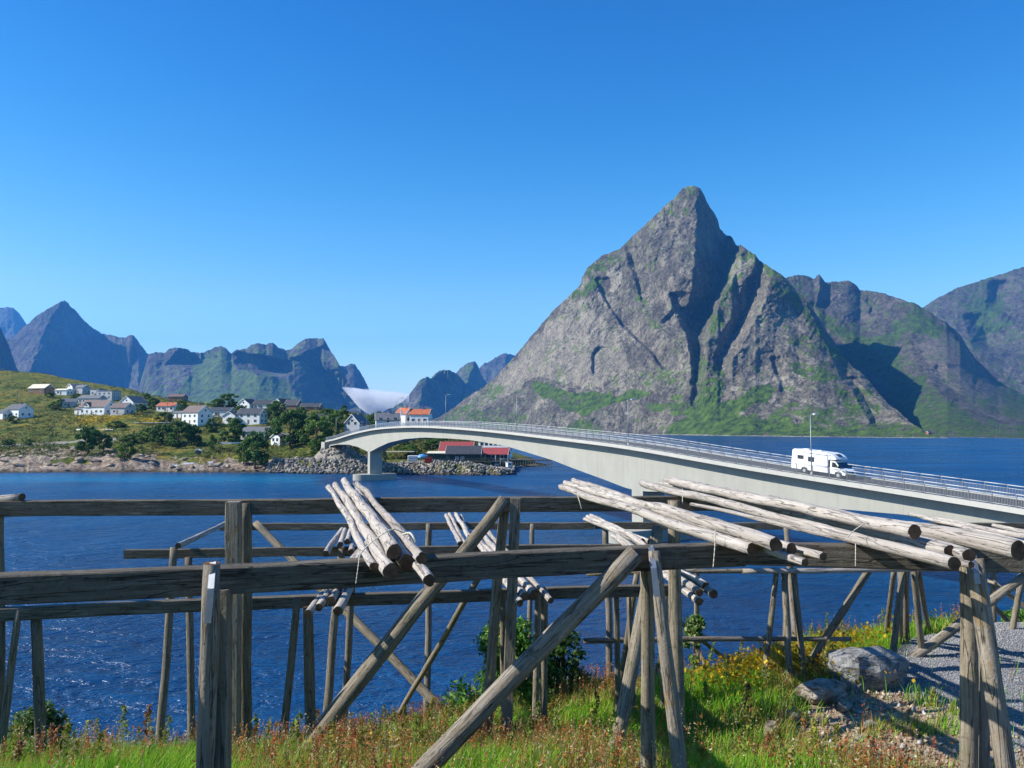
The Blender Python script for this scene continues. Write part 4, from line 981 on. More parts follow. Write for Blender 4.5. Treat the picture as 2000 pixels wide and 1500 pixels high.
LEGS = [  # top, bottom, D top, D bottom, px width, material
 ((37,1190),(3,1450),10.6,10.4,13,'post'), ((71,1205),(80,1472),10.75,10.6,19,'post'),
 ((340,1069),(310,1468),15.4,14.6,14,'post'), ((368,1088),(374,1450),15.6,15.2,13,'post'),
 ((580,1168),(552,1468),10.95,10.9,14,'post'), ((601,1186),(606,1432),11.1,11.1,19,'post'),
 ((668,1072),(638,1395),15.6,15.2,14,'post'), ((692,1072),(672,1375),15.7,15.8,13,'grey_post'),
 ((838,1023),(832,1395),19.5,18.6,12,'grey_post'), ((1040,1023),(1034,1340),19.6,19.2,9,'grey_post'),
 ((983,1160),(985,1455),11.45,11.5,11,'post'), ((1052,1150),(1046,1425),11.65,11.7,12,'post'), ((1064,1150),(1063,1440),11.8,11.8,13,'post'),
 ((1182,1034),(1192,1330),19.2,18.5,12,'grey_post'), ((1203,1150),(1208,1335),12.1,12.2,11,'post'), ((1244,1120),(1211,1330),12.4,12.6,11,'post'),
 ((1361,1080),(1360,1285),16.0,16.5,10,'grey_post'), ((1228,1158),(1236,1350),12.2,12.3,9,'post'),
 ((1300,1150),(1296,1340),12.3,12.4,10,'grey_post'), ((1535,1024),(1542,1110),19.8,19.4,10,'grey_post')]
for t, bt, D0, D1, w, mt in LEGS: leg(lr, OL, 'post', t, bt, D0, D1, w, mt)
BR = [((935,1128),(786,1385),12.0,15.2,12,'post'), ((500,1022),(868,1388),19.4,16.2,14,'post'), ((832,1152),(578,1470),11.3,10.6,15,'grey_post'),
      ((1340,1230),(1392,1320),15.5,15.0,9,'post'), ((1275,1170),(1345,1228),14.5,15.2,8,'post')]
for t, bt, D0, D1, w, mt in BR: leg(lr, OL, 'brace', t, bt, D0, D1, w, mt)
pole_part('rail', at(348,1066,15.2), at(470,1006,19.9), 0.056, 0.05, M['log'], lr, OL, M['log_end'])

# right-hand rack on thin poles ------------------------------------------
rr = empty('drying_rack', at(1600,1285,13.4), 0, 'light pole drying rack on splayed thin legs among the yellow flowers', 'drying rack'); OR = rr.location.copy()
pole_part('rail', at(1145,1121,13.4), at(1520,1113,13.3), 0.038, 0.04, M['post'], rr, OR, M['log_end'])
pole_part('rail', at(1450,1116,13.2), at(1905,1110,13.2), 0.04, 0.045, M['log'], rr, OR, M['log_end'])
pole_part('rail', at(1140,1252,12.9), at(1662,1248,13.4), 0.046, 0.035, M['grey_post'], rr, OR, M['log_end'])
RL = [((1517,1110),(1496,1285),13.35,13.2,10),((1531,1110),(1541,1302),13.3,12.9,12),((1536,1112),(1531,1282),13.7,13.9,7),((1549,1108),(1568,1298),13.3,13.1,11),
 ((1746,1112),(1731,1243),13.6,15.4,10),((1765,1112),(1743,1285),13.3,13.4,12),((1758,1114),(1758,1248),13.9,15.0,9),((1770,1112),(1771,1240),13.8,15.2,10),((1785,1112),(1800,1262),13.3,14.2,12),((1793,1112),(1813,1232),13.6,16.0,10)]
for t, bt, D0, D1, w in RL: leg(rr, OR, 'leg', t, bt, D0, D1, w)
leg(rr, OR, 'brace', (1697,1114), (1592,1280), 13.3, 13.4, 14)
rf_ = empty('drying_rack', at(1940,1236,17), 0, 'far drying rack on thin legs at the right edge beside the crushed stone', 'drying rack'); OF = rf_.location.copy()
for t, bt, D0, D1, w in [((1926,1090),(1917,1240),17,17.2,9),((1939,1090),(1940,1240),16.6,16.6,11),((1997,1120),(1974,1246),15.4,15.6,11),((2030,1110),(2040,1240),15.4,15.6,11)]: leg(rf_, OF, 'leg', t, bt, D0, D1, w)
leg(rf_, OF, 'brace', (2004,1122), (1811,1264), 14.0, 14.2, 17, 'grey_post'); leg(rf_, OF, 'brace', (1919,1160), (1976,1222), 17.2, 17.4, 8)
leg(rf_, OF, 'brace', (1938,1136), (2010,1192), 16.4, 16.2, 9)
pole_part('rail', at(1908,1127,16.8), at(1945,1140,16.2), 0.035, 0.035, M['post'], rf_, OF)
beam_part('beam', atz(1905,1095,ZL+0.03), atz(2200,1110,ZL+0.03), 0.12, 0.13, M['beam'], rf_, OF)

# ------------------------------------------------------------------ bundles of drying poles
def logs(lst, group, where, z0):
    for far, near, rn, rf2, zc_f, zc_n, lab in lst:
        a = atz(far[0], far[1], H-zc_f); b_ = atz(near[0], near[1], H-zc_n)
        o = pole_part('drying_pole', b_, a, rn, rf2, M['log'], None, Vector((0,0,0)), M['log_end'], 0.16, 16, 0.005, rings=60)
        tag(o, lab, 'pole', group)
G1 = 'pale poles in the bundle crossing the near beam left of centre'
logs([((641,951),(730,1107),0.030,0.040,0.965,0.955,'slim pale pole, leftmost of the bundle crossing the near beam left of centre'),
 ((655,946),(762,1116),0.051,0.048,0.955,0.945,'second pale pole from the left in the bundle crossing the near beam left of centre'),
 ((673,939),(770,1078),0.054,0.058,0.885,0.86,'thickest pale pole lying on top of the bundle left of centre'),
 ((690,950),(795,1098),0.060,0.05,0.955,0.935,'pale pole with sunlit cut end under the thickest pole of the left-centre bundle'),
 ((697,945),(824,1091),0.040,0.042,0.905,0.885,'long pale pole on the right side of the left-of-centre bundle'),
 ((708,962),(838,1134),0.038,0.035,0.965,0.955,'thin pale pole sticking out lowest at the right of the bundle left of centre')], G1, None, ZA)
G2 = 'pale poles in the bundle crossing the near beam right of centre'
logs([((1096,950),(1470,1072),0.050,0.046,0.95,0.945,'pale pole along the lower left edge of the bundle right of centre'),
 ((1104,944),(1500,1059),0.048,0.05,0.92,0.885,'pale pole in the middle of the top of the bundle right of centre'),
 ((1120,939),(1515,1064),0.050,0.05,0.88,0.865,'pale pole along the upper edge of the bundle right of centre'),
 ((1128,946),(1546,1072),0.046,0.045,0.95,0.93,'round dark pole end sticking out second farthest in the right-of-centre bundle'),
 ((1135,955),(1608,1087),0.028,0.035,0.96,0.955,'slim pole sticking out farthest right of the bundle right of centre'),
 ((1115,958),(1572,1098),0.028,0.03,0.965,0.96,'crooked slim pole hanging lowest under the bundle right of centre')], G2, None, ZA)
G3 = 'pale poles in the long bundle at the right'
logs([((1254,943),(1864,1100),0.048,0.058,0.95,0.94,'long pale pole along the lower edge of the right-hand bundle'),
 ((1290,944),(1855,1077),0.050,0.05,0.95,0.915,'dark-ended pale pole just above the lowest pole of the right-hand bundle'),
 ((1312,940),(1787,1039),0.058,0.062,0.855,0.80,'rough barky pole lying on top of the right-hand bundle and ending early'),
 ((1300,937),(1988,1075),0.070,0.05,0.90,0.90,'thickest pale pole reaching farthest right in the right-hand bundle'),
 ((1320,944),(1892,1086),0.050,0.045,0.955,0.93,'pole end between the two dark ends of the right-hand bundle'),
 ((1350,985),(1897,1103),0.026,0.022,0.965,0.965,'thin pole underneath the right-hand bundle')], G3, None, ZA)
G4 = 'pale poles in the bundle at the right edge, on the lower rack'
logs([((1776,1004),(2090,1064),0.065,0.05,2.36,2.33,'upper pale pole of the bundle at the right edge of the picture'),
 ((1800,1010),(2075,1078),0.055,0.05,2.38,2.36,'lower pale pole of the bundle at the right edge of the picture'),
 ((1940,1026),(2110,1060),0.05,0.045,2.30,2.28,'short thin pole on top of the bundle at the right edge of the picture')], G4, None, ZL)
G5 = 'shaded poles on the lower rack behind the bundle left of centre'
logs([((712,1062),(601,1199),0.050,0.05,2.39,2.37,'leftmost pole end sticking out below the lower beam under the left bundle'),
 ((716,1062),(623,1186),0.055,0.05,2.38,2.36,'second pole end below the lower beam under the left bundle'),
 ((722,1064),(660,1194),0.062,0.05,2.38,2.36,'thick pole end, lowest and rightmost below the lower beam under the left bundle'),
 ((718,1058),(647,1172),0.055,0.05,2.33,2.30,'pole end tucked between two others below the lower beam under the left bundle'),
 ((724,1056),(661,1150),0.055,0.05,2.25,2.25,'short pole on top of the shaded pile under the left bundle')], G5, None, ZL)
logs([((668,1034),(636,1081),0.060,0.05,2.38,2.36,'grey pole at the left of the small pile beside the big left bundle'),
 ((674,1035),(664,1064),0.060,0.05,2.33,2.30,'dark-ended grey pole in the middle of the small pile beside the big left bundle'),
 ((684,1036),(678,1058),0.060,0.05,2.33,2.30,'grey pole at the right of the small pile beside the big left bundle'),
 ((690,1040),(686,1078),0.055,0.05,2.40,2.38,'grey pole lowest in the small pile beside the big left bundle')], G5, None, ZL)
G6 = 'pale poles on the lower rack behind the centre posts'
logs([((871,1006),(899,1062),0.055,0.052,2.38,2.36,'left pole of the short pale bundle left of the centre post'),
 ((878,1004),(908,1063),0.05,0.05,2.38,2.38,'second pole of the short pale bundle left of the centre post'),
 ((890,1003),(917,1050),0.058,0.052,2.32,2.30,'top pole of the short pale bundle left of the centre post'),
 ((901,1007),(924,1062),0.05,0.045,2.38,2.38,'right pole of the short pale bundle left of the centre post'),
 ((920,1042),(1016,1178),0.045,0.05,2.40,2.38,'lowest pole end sticking out beneath the lower beam near the centre post'),
 ((926,1040),(1024,1166),0.058,0.055,2.38,2.34,'thick pole end left of two others beneath the lower beam near the centre post'),
 ((938,1040),(1042,1161),0.062,0.055,2.36,2.32,'thick pole end in the middle beneath the lower beam near the centre post'),
 ((955,1040),(1076,1173),0.042,0.05,2.37,2.34,'slender pole reaching farthest right beneath the lower beam near the centre post')], G6, None, ZL)
G7 = 'pale poles on the lower rack around the forked right-of-centre posts'
logs([((1142,1014),(1262,1062),0.05,0.05,2.38,2.36,'lower pole of the pale fan of poles left of the forked posts'),
 ((1147,1009),(1255,1056),0.05,0.05,2.33,2.30,'upper pole of the pale fan of poles left of the forked posts'),
 ((1154,1007),(1268,1058),0.045,0.05,2.33,2.30,'rear pole of the pale fan of poles left of the forked posts'),
 ((1196,1046),(1366,1175),0.055,0.05,2.40,2.38,'lowest dark pole end sticking out right of the forked posts'),
 ((1206,1046),(1366,1157),0.055,0.05,2.33,2.30,'short pole end in the middle of the poles right of the forked posts'),
 ((1228,1046),(1394,1161),0.062,0.055,2.36,2.32,'thick dark-ended pole reaching farthest right beside the forked posts'),
 ((1222,1040),(1378,1144),0.052,0.05,2.28,2.26,'slim pole on top of the poles right of the forked posts')], G7, None, ZL)
tag(pole_part('drying_pole', at(43,971,10.6), at(-70,983,11.0), 0.055, 0.05, M['log'], None, Vector((0,0,0)), M['log_end']), 'single pale pole end lying on the far beam at the left edge', 'pole')

def cord(pts, lab, r=0.005):
    mb = MB(); mb.path([Vector(p) for p in pts], r, 5); o = mb.build('cord', M['cord']); tag(o, lab, 'cord', 'cords tying the pole bundles')
def bez(pts, n=4):
    out = []
    for i in range(len(pts)-1):
        p0 = pts[max(i-1,0)]; p1 = pts[i]; p2 = pts[i+1]; p3 = pts[min(i+2,len(pts)-1)]
        for k_ in range(n):
            t = k_/n; out.append(0.5*((2*p1)+(p2-p0)*t+(2*p0-5*p1+4*p2-p3)*t*t+(3*p1-p0-3*p2+p3)*t**3))
    return out+[pts[-1]]
A_ = lambda l: bez([at(*q) for q in l])
cord(A_([(702,1086,5.5),(712,1072,5.6),(735,1052,5.65),(765,1034,5.7),(790,1042,5.75),(802,1056,5.7)]), 'pale cord round the top of the bundle left of centre')
cord(A_([(702,1086,5.5),(699,1110,5.42),(695,1140,5.4)]), 'cord end hanging in front of the near beam below the bundle left of centre', 0.003)
cord(A_([(786,1044,5.7),(800,1041,5.65),(808,1050,5.6),(812,1059,5.6)]), 'stiff white strap end curling up at the right of the left bundle', 0.008)
cord(A_([(1397,1035,6.45),(1396,1070,6.4),(1393,1108,6.38)]), 'cord hanging in front of the near beam below the bundle right of centre', 0.004)
cord(A_([(1128,968,11.0),(1132,980,10.9),(1136,994,10.9)]), 'short cord on the far beam under the thin ends of the right-of-centre bundle', 0.006)
cord(A_([(1654,1050,6.3),(1668,1036,6.4),(1685,1025,6.45),(1700,1019,6.6)]), 'pale cord looped over the right-hand bundle', 0.004)
cord(A_([(1671,1062,6.5),(1671,1085,6.45),(1671,1106,6.45)]), 'cord hanging in front of the near beam below the right-hand bundle', 0.004)
cord(A_([(1333,955,11.2),(1333,965,11.1),(1333,985,11.0)]), 'short cord hanging from the far beam under the right-hand bundle', 0.006)
# ------------------------------------------------------------------ plants of the near bank
def leaf_mat(name, rough=0.6, trans=0.35, attrn='col'):
    m = bpy.data.materials.new(name); m.use_nodes = True; nt = m.node_tree; b = nt.nodes['Principled BSDF']
    b.inputs['Roughness'].default_value = rough; b.inputs['Specular IOR Level'].default_value = 0.25
    c = attr(nt, attrn, 'Color'); nt.links.new(c, b.inputs['Base Color'])
    tr = nt.nodes.new('ShaderNodeBsdfTranslucent'); nt.links.new(c, tr.inputs[0])
    mx = nt.nodes.new('ShaderNodeMixShader'); mx.inputs[0].default_value = trans
    nt.links.new(b.outputs[0], mx.inputs[1]); nt.links.new(tr.outputs[0], mx.inputs[2]); nt.links.new(mx.outputs[0], nt.nodes['Material Output'].inputs[0])
    return m
M['leaf'] = leaf_mat('leaf'); M['petal'] = leaf_mat('petal', 0.6, 0.25)
def scatter(n, y0=5.2, y1=19.5):
    Y = np.sqrt(rng.uniform(y0*y0, y1*y1, n)); u = rng.uniform(-0.74, 0.74, n); X = u*Y
    Yc = I(X, [(-80,13),(-8,15),(-1.5,15.5),(1.5,15),(3.6,13.6),(4.6,14.0),(6,15.0),(8,15.9),(12,17.0),(16,18)])
    keep = Y < Yc+1.6
    X, Y = X[keep], Y[keep]
    p = np.ones(len(X)); p[ingrav(X, Y)] = 0.012
    d = indirt(X, Y) & ~ingrav(X, Y); p[d] = 0.01+0.45*(fbm(X[d]/0.7, Y[d]/0.7, 3, 130) > 0.66)
    a_, b_ = gproj(X, Y); p[(a_ > 1725) & (Y > 12.5)] *= 0.3
    k = rng.random(len(X)) < p
    return X[k], Y[k]
def blades(name, X, Y, Hh, Wd, Col, lean=0.35, zoff=-0.03, tipcol=None, mat='leaf', windx=0.25):
    n = len(X); a = rng.uniform(0, 2*np.pi, n); la = rng.uniform(0, 2*np.pi, n); lm = lean*rng.random(n)**0.7*Hh
    bx = np.cos(a)*Wd/2; by = np.sin(a)*Wd/2; Z = gz(X, Y)+zoff
    lx = np.cos(la)*lm + windx*Hh*rng.random(n); ly = np.sin(la)*lm
    V = np.zeros((n,5,3))
    V[:,0] = np.stack([X-bx, Y-by, Z], -1); V[:,1] = np.stack([X+bx, Y+by, Z], -1)
    V[:,2] = np.stack([X-bx*0.75+lx*0.35, Y-by*0.75+ly*0.35, Z+Hh*0.55], -1); V[:,3] = np.stack([X+bx*0.75+lx*0.35, Y+by*0.75+ly*0.35, Z+Hh*0.55], -1)
    V[:,4] = np.stack([X+lx, Y+ly, Z+Hh*rng.uniform(0.8,1.0,n)], -1)
    b0 = np.arange(n)[:,None]*5
    F = np.concatenate([b0+np.array([0,1,3]), b0+np.array([0,3,2]), b0+np.array([2,3,4])])
    C = np.repeat(Col[:,None,:], 5, 1).astype(float)
    if tipcol is not None: C[:,4] = tipcol; 
    return np_mesh(name, V.reshape(-1,3), F, [M[mat]], False, {'col': C.reshape(-1,3)})
def pal(n, cols, w):
    w = np.array(w, float); w = w/w.sum(axis=-1, keepdims=True)
    if w.ndim == 1: idx = rng.choice(len(cols), n, p=w)
    else: idx = (rng.random(n)[:,None] > np.cumsum(w, 1)).sum(1).clip(0, len(cols)-1)
    c = np.array(cols)[idx]*rng.uniform(0.75, 1.25, (n,1)); return c
def fields(X, Y):
    """how green the sward is (1) or how full of dry and red stems (0)"""
    px = X/Y*1500+1000
    g = fbm(X/1.6, Y/1.1, 4, 140)
    g = g + 0.015 + 0.22*np.exp(-((px-1420)/110)**2) - 0.12*np.exp(-((px-1150)/170)**2) + 0.12*(px < 420) - 0.22*((px > 1620) & (Y < 9.5)) + 0.22*np.exp(-((px-1120)/90)**2-((Y-12)/1.5)**2) - 0.16*(Y>13.2)*(px<1100)
    return g
X, Y = scatter(330000)
g = fields(X, Y); ws = sstep(0.42, 0.62, g)
W = np.stack([0.2+0.8*ws, 0.35+0.4*ws, 0.36*(1-ws)+0.04, 0.33*(1-ws)+0.02], -1)
C = pal(len(X), [(0.15,0.38,0.018),(0.27,0.43,0.03),(0.45,0.36,0.13),(0.34,0.16,0.045)], W)
Hh = (0.14+0.26*rng.random(len(X)))*(0.75+0.6*fbm(X/0.9, Y/0.9, 3, 150))
me = blades('grass', X, Y, Hh, rng.uniform(0.006,0.013,len(X))*(0.7+Y/22), C, 0.55)
tag(link_mesh('grass', me), 'long green and straw coloured grass on the near bank', 'grass', kind='stuff')

# seed-bearing stems: red sorrel and pale grass heads
def plumes(name, X, Y, Hh, col, nq, size, spread, label, cat, stemc):
    n = len(X); Z = gz(X, Y)-0.02; la = rng.uniform(0, 2*np.pi, n); lx = 0.14*Hh*np.cos(la)+0.08*Hh; ly = 0.14*Hh*np.sin(la)
    w = 0.004*(0.7+Y/20); V = []; 
    t = np.zeros((n,3,3)); t[:,0] = np.stack([X-w, Y, Z], -1); t[:,1] = np.stack([X+w, Y, Z], -1); t[:,2] = np.stack([X+lx, Y+ly, Z+Hh], -1)
    cs = np.repeat(stemc*np.ones((n,1,3)), 3, 1)
    f = rng.uniform(0, 1, (n,nq)); 
    cx = X[:,None]+lx[:,None]*(0.6+0.4*f)+rng.normal(0,spread,(n,nq))*(1.1-f); cy = Y[:,None]+ly[:,None]*(0.6+0.4*f)+rng.normal(0,spread,(n,nq))*(1.1-f)
    cz = Z[:,None]+Hh[:,None]*(0.6+0.42*f)
    q = np.zeros((n,nq,3,3)); s = size*rng.uniform(0.6,1.4,(n,nq,1))
    for k_ in range(3): q[:,:,k_] = np.stack([cx,cy,cz],-1) + rng.normal(0,1,(n,nq,3))*s
    cq = np.repeat((col[:,None,:]*rng.uniform(0.7,1.3,(n,nq,1)))[:,:,None,:], 3, 2)
    V = np.concatenate([t.reshape(-1,3), q.reshape(-1,3)]); Cc = np.concatenate([cs.reshape(-1,3), cq.reshape(-1,3)])
    F = np.arange(len(V)).reshape(-1,3)
    me = np_mesh(name, V, F, [M['leaf']], False, {'col': Cc}); tag(link_mesh(name, me), label, cat, kind='stuff')
X, Y = scatter(26000); g = fields(X, Y); k = rng.random(len(X)) < (0.05+0.62*(1-sstep(0.38,0.52,g))); X, Y = X[k], Y[k]
plumes('sorrel', X, Y, rng.uniform(0.28,0.62,len(X)), pal(len(X), [(0.40,0.10,0.035),(0.46,0.19,0.05),(0.30,0.13,0.05)], [0.4,0.4,0.2]), 20, 0.0085, 0.012, 'red-brown seeding sorrel stems among the grass', 'sorrel', np.array([0.2,0.15,0.05]))
X, Y = scatter(9000); g = fields(X, Y); k = rng.random(len(X)) < (0.15+0.6*(1-sstep(0.42,0.6,g))); X, Y = X[k], Y[k]
plumes('seeding_grass', X, Y, rng.uniform(0.35,0.7,len(X)), pal(len(X), [(0.50,0.40,0.22),(0.40,0.34,0.14)], [0.6,0.4]), 16, 0.0075, 0.013, 'pale feathery grass heads above the sward', 'grass', np.array([0.3,0.27,0.1]))
# dock: stout yellow-green spires
X, Y = scatter(900, 7.5, 17); k = rng.random(len(X)) < 0.33; X, Y = X[k], Y[k]
plumes('dock', X, Y, rng.uniform(0.4,0.75,len(X)), pal(len(X), [(0.26,0.25,0.04),(0.16,0.20,0.03),(0.22,0.10,0.04)], [0.5,0.35,0.15]), 90, 0.016, 0.03, 'stout yellow-green dock spires scattered through the grass', 'dock', np.array([0.2,0.2,0.05]))
# broad low leaves
X, Y = scatter(16000); g = fbm(X/0.8, Y/0.8, 3, 160); k = g > 0.52; X, Y = X[k], Y[k]; n = len(X)
me = blades('broad_leaf_weeds', X, Y, rng.uniform(0.12,0.3,n), rng.uniform(0.03,0.06,n), pal(n, [(0.07,0.15,0.02),(0.13,0.2,0.03)], [0.6,0.4]), 1.0)
tag(link_mesh('broad_leaf_weeds', me), 'broad-leaved green weeds low in the grass', 'weeds', kind='stuff')
# yellow flowers
def flowers(cx, cy, sx, sy, n):
    X = cx+rng.normal(0, sx, n); Y = cy+rng.normal(0, sy, n); return X, Y
fx = []; fy = []
for c in [(3.9,13.3,0.35,0.4,900),(4.6,13.7,0.5,0.4,1500),(5.4,14.2,0.6,0.4,1500),(6.3,14.9,0.6,0.4,1100),(5.2,13.2,0.5,0.4,900),(3.5,12.9,0.35,0.5,700),(-1.9,10.1,0.35,0.35,420),(7.5,17.2,0.9,0.4,900),(-1.2,10.6,0.4,0.4,160)]:
    a_, b_ = flowers(*c); fx.append(a_); fy.append(b_)
X = np.concatenate(fx); Y = np.concatenate(fy); k = ~ingrav(X, Y) & (rng.random(len(X)) < 0.55); X, Y = X[k], Y[k]; n = len(X)
Z = gz(X, Y)+rng.uniform(0.16,0.42,n)
Q = np.stack([X,Y,Z],-1)[:,None,:]+rng.normal(0,1,(n,2,4,3))[:,0]*0.0
ang = rng.uniform(0,np.pi,n); s = rng.uniform(0.011,0.022,n)*(0.8+Y/30)
V = np.zeros((n,4,3)); P_ = np.stack([X,Y,Z],-1); t1 = np.stack([np.cos(ang),np.sin(ang),rng.normal(0,.4,n)],-1); t2 = np.stack([-np.sin(ang)*0.6,np.cos(ang)*0.6,rng.uniform(0.4,1,n)],-1)
for i_, (a_, b_) in enumerate(((-1,-1),(1,-1),(1,1),(-1,1))): V[:,i_] = P_ + (t1*a_+t2*b_)*s[:,None]
Cc = np.repeat(pal(n, [(0.60,0.41,0.02),(0.46,0.27,0.02)], [0.6,0.4])[:,None,:], 4, 1)
me = np_mesh('yellow_flowers', V.reshape(-1,3), np.arange(4*n).reshape(-1,4), [M['petal']], False, {'col': np.clip(Cc,0,0.85).reshape(-1,3)})
tag(link_mesh('yellow_flowers', me), 'dense yellow wild flowers along the crest of the bank', 'flowers', kind='stuff')
n2 = n; k = rng.random(n) < 0.5
me = blades('flower_stems', X[k], Y[k], (Z-gz(X,Y))[k]*1.0, np.full(k.sum(),0.008), pal(k.sum(), [(0.12,0.19,0.03)], [1.0]), 0.1, 0, None, 'leaf', 0)
tag(link_mesh('flower_stems', me), 'green stems under the yellow flowers', 'flower stems', kind='stuff')

# leafy crowns ---------------------------------------------------------
def leaf_cloud(centres, radii, n, size, cols, w, squash=0.8, shell=0.55, asp=0.45):
    m_ = len(centres); idx = rng.choice(m_, n, p=np.array(radii)**2/np.sum(np.array(radii)**2))
    d = rng.normal(0,1,(n,3)); d /= np.linalg.norm(d, axis=1, keepdims=True)
    r = np.array(radii)[idx][:,None]*(shell+(1-shell)*rng.random((n,1))**0.6)*rng.uniform(0.85,1.15,(n,1))
    P = np.array(centres)[idx] + d*r*np.array([1,1,squash])
    nrm = d+rng.normal(0,0.7,(n,3)); nrm /= np.linalg.norm(nrm, axis=1, keepdims=True)
    t1 = np.cross(nrm, rng.normal(0,1,(n,3))); t1 /= np.linalg.norm(t1, axis=1, keepdims=True); t2 = np.cross(nrm, t1)
    s = size*rng.uniform(0.6,1.3,(n,1)); V = np.zeros((n,4,3))
    V[:,0] = P-t1*s; V[:,1] = P-t2*s*asp; V[:,2] = P+t1*s; V[:,3] = P+t2*s*asp
    C = pal(n, cols, w)*(0.8+0.4*rng.random(m_))[idx][:,None]
    return V.reshape(-1,3), np.arange(4*n).reshape(-1,4), np.repeat(C, 4, 0)
def shrub(base, width, height, n, size, label, cols, seed_c=26):
    e = empty('shrub', base, 0, label, 'shrub')
    cs = []; rs = []
    for i in range(seed_c):
        a = rng.uniform(0, 2*math.pi); q = rng.random()**0.5; z = rng.uniform(0.12, 0.98); ww = width*0.42*math.sin(math.pi*min(0.93, 0.25+z*0.72))**0.7
        cs.append((q*ww*math.cos(a), q*ww*math.sin(a), z*height*0.9)); rs.append(rng.uniform(0.10,0.2)*min(width, height))
    v, f, c = leaf_cloud(cs, rs, n, size, cols, [0.5,0.35,0.15], 0.9, 0.2)
    link_mesh('foliage', np_mesh('foliage', v, f, [M['leaf']], False, {'col': c}), e)
    mb = MB()
    for q in cs[:16]:
        b0 = Vector((q[0]*0.15, q[1]*0.15, -0.1)); mb.tube(b0, (q[0]*0.6, q[1]*0.6, q[2]*0.6), 0.018, 0.012, 5); mb.tube((q[0]*0.6, q[1]*0.6, q[2]*0.6), q, 0.012, 0.005, 5)
    mb.build('stem', M['post'], e)
GC = [(0.05,0.14,0.018),(0.10,0.22,0.03),(0.18,0.30,0.045)]
def gp(px, D, dz=0): x = (px-1000)/1500*D; return Vector((x, D, gzf(x, D)+dz))
shrub(gp(98, 11.7, -0.1), 1.15, 0.98, 2600, 0.045, 'leafy green shrub with whitish buds at the lower left beside two thin legs', [(0.04,0.10,0.02),(0.08,0.15,0.03),(0.30,0.30,0.16)])
shrub(gp(992, 14.4, -0.15), 2.2, 1.95, 7200, 0.055, 'large leafy green shrub behind the centre posts', GC, 34)
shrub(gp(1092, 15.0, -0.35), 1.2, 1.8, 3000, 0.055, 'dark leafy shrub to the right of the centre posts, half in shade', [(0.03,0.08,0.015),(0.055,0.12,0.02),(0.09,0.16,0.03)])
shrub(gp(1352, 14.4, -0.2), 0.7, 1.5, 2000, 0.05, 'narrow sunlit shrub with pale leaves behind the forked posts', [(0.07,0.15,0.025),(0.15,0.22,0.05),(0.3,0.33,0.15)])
shrub(gp(1832, 16.4, -0.3), 1.3, 0.55, 1500, 0.04, 'low green bush on the crest behind the crushed stone', GC)
shrub(gp(1985, 18.2, -0.1), 2.6, 0.75, 3200, 0.06, 'wide low bush at the right edge beyond the crushed stone heap', GC)
shrub(gp(1560, 12.0, -0.2), 0.7, 0.35, 900, 0.035, 'small leafy clump in front of the rubble boulder', GC, 12)

# ------------------------------------------------------------------ boulders and stones
def rock_mesh(name, dims, seed, mat, sub=3, rough=0.06, pts=22, box=0):
    r_ = np.random.default_rng(seed); bm = bmesh.new()
    P = r_.normal(0,1,(pts,3)); P /= np.linalg.norm(P, axis=1, keepdims=True); P = P/((np.abs(P)**box).sum(1, keepdims=True)**(1.0/box)) if box else P; P *= 0.5*r_.uniform(0.85,1.08,(pts,1))
    vs = [bm.verts.new(Vector(p)) for p in P]
    res = bmesh.ops.convex_hull(bm, input=vs); bmesh.ops.delete(bm, geom=[g for g in res['geom_interior'] if isinstance(g, bmesh.types.BMVert)], context='VERTS')
    bmesh.ops.triangulate(bm, faces=bm.faces)
    for _ in range(sub): bmesh.ops.subdivide_edges(bm, edges=bm.edges, cuts=1, use_grid_fill=True, smooth=0.12)
    for v in bm.verts:
        c = v.co; nn = float(fbm(np.array(c.x*5+seed), np.array(c.y*5+c.z*4), 4, seed))-0.5
        v.co = c*(1+nn*rough*4)
    for v in bm.verts: v.co = Vector((v.co.x*dims[0], v.co.y*dims[1], v.co.z*dims[2]))
    bmesh.ops.recalc_face_normals(bm, faces=bm.faces)
    me = bpy.data.meshes.new(name); bm.to_mesh(me); bm.free(); me.materials.append(mat); return me
def boulder(px, py, D, dims, seed, mat, label, rz=0, dz=0, group=None, box=0, pts=22):
    p = at(px, py, D); z = gzf(p.x, D)
    o = link_mesh('boulder', rock_mesh('boulder', dims, seed, mat, 3, 0.06, pts, box)); o.location = (p.x, D, z+dims[2]*0.5*0.55+dz); o.rotation_euler = (0,0,rz)
    return tag(o, label, 'boulder', group)
boulder(1694, 1300, 13.0, (1.25,0.9,0.78), 5, M['boulder'], 'large smooth grey boulder between the yellow flowers and the crushed stone', 0.12, 0.0, None, 6, 40)
boulder(1606, 1330, 12.1, (0.7,0.5,0.42), 18, M['rubble'], 'knobbly pinkish boulder left of the large grey boulder', 0.3, 0.02, None, 5, 34)
boulder(1508, 1372, 10.9, (0.38,0.3,0.3), 9, M['rubble'], 'small pale boulder in the grass left of the dirt patch', 0.1)
boulder(1545, 1362, 11.3, (0.34,0.3,0.26), 12, M['rubble'], 'small boulder just right of the pale one in the grass', 0.5)
boulder(1650, 1352, 11.6, (0.3,0.25,0.2), 14, M['rubble'], 'little pinkish boulder below the large grey boulder', 1.2)
boulder(1700, 1380, 10.8, (0.22,0.2,0.14), 15, M['boulder'], 'little grey boulder on the bare dirt', 0.2)
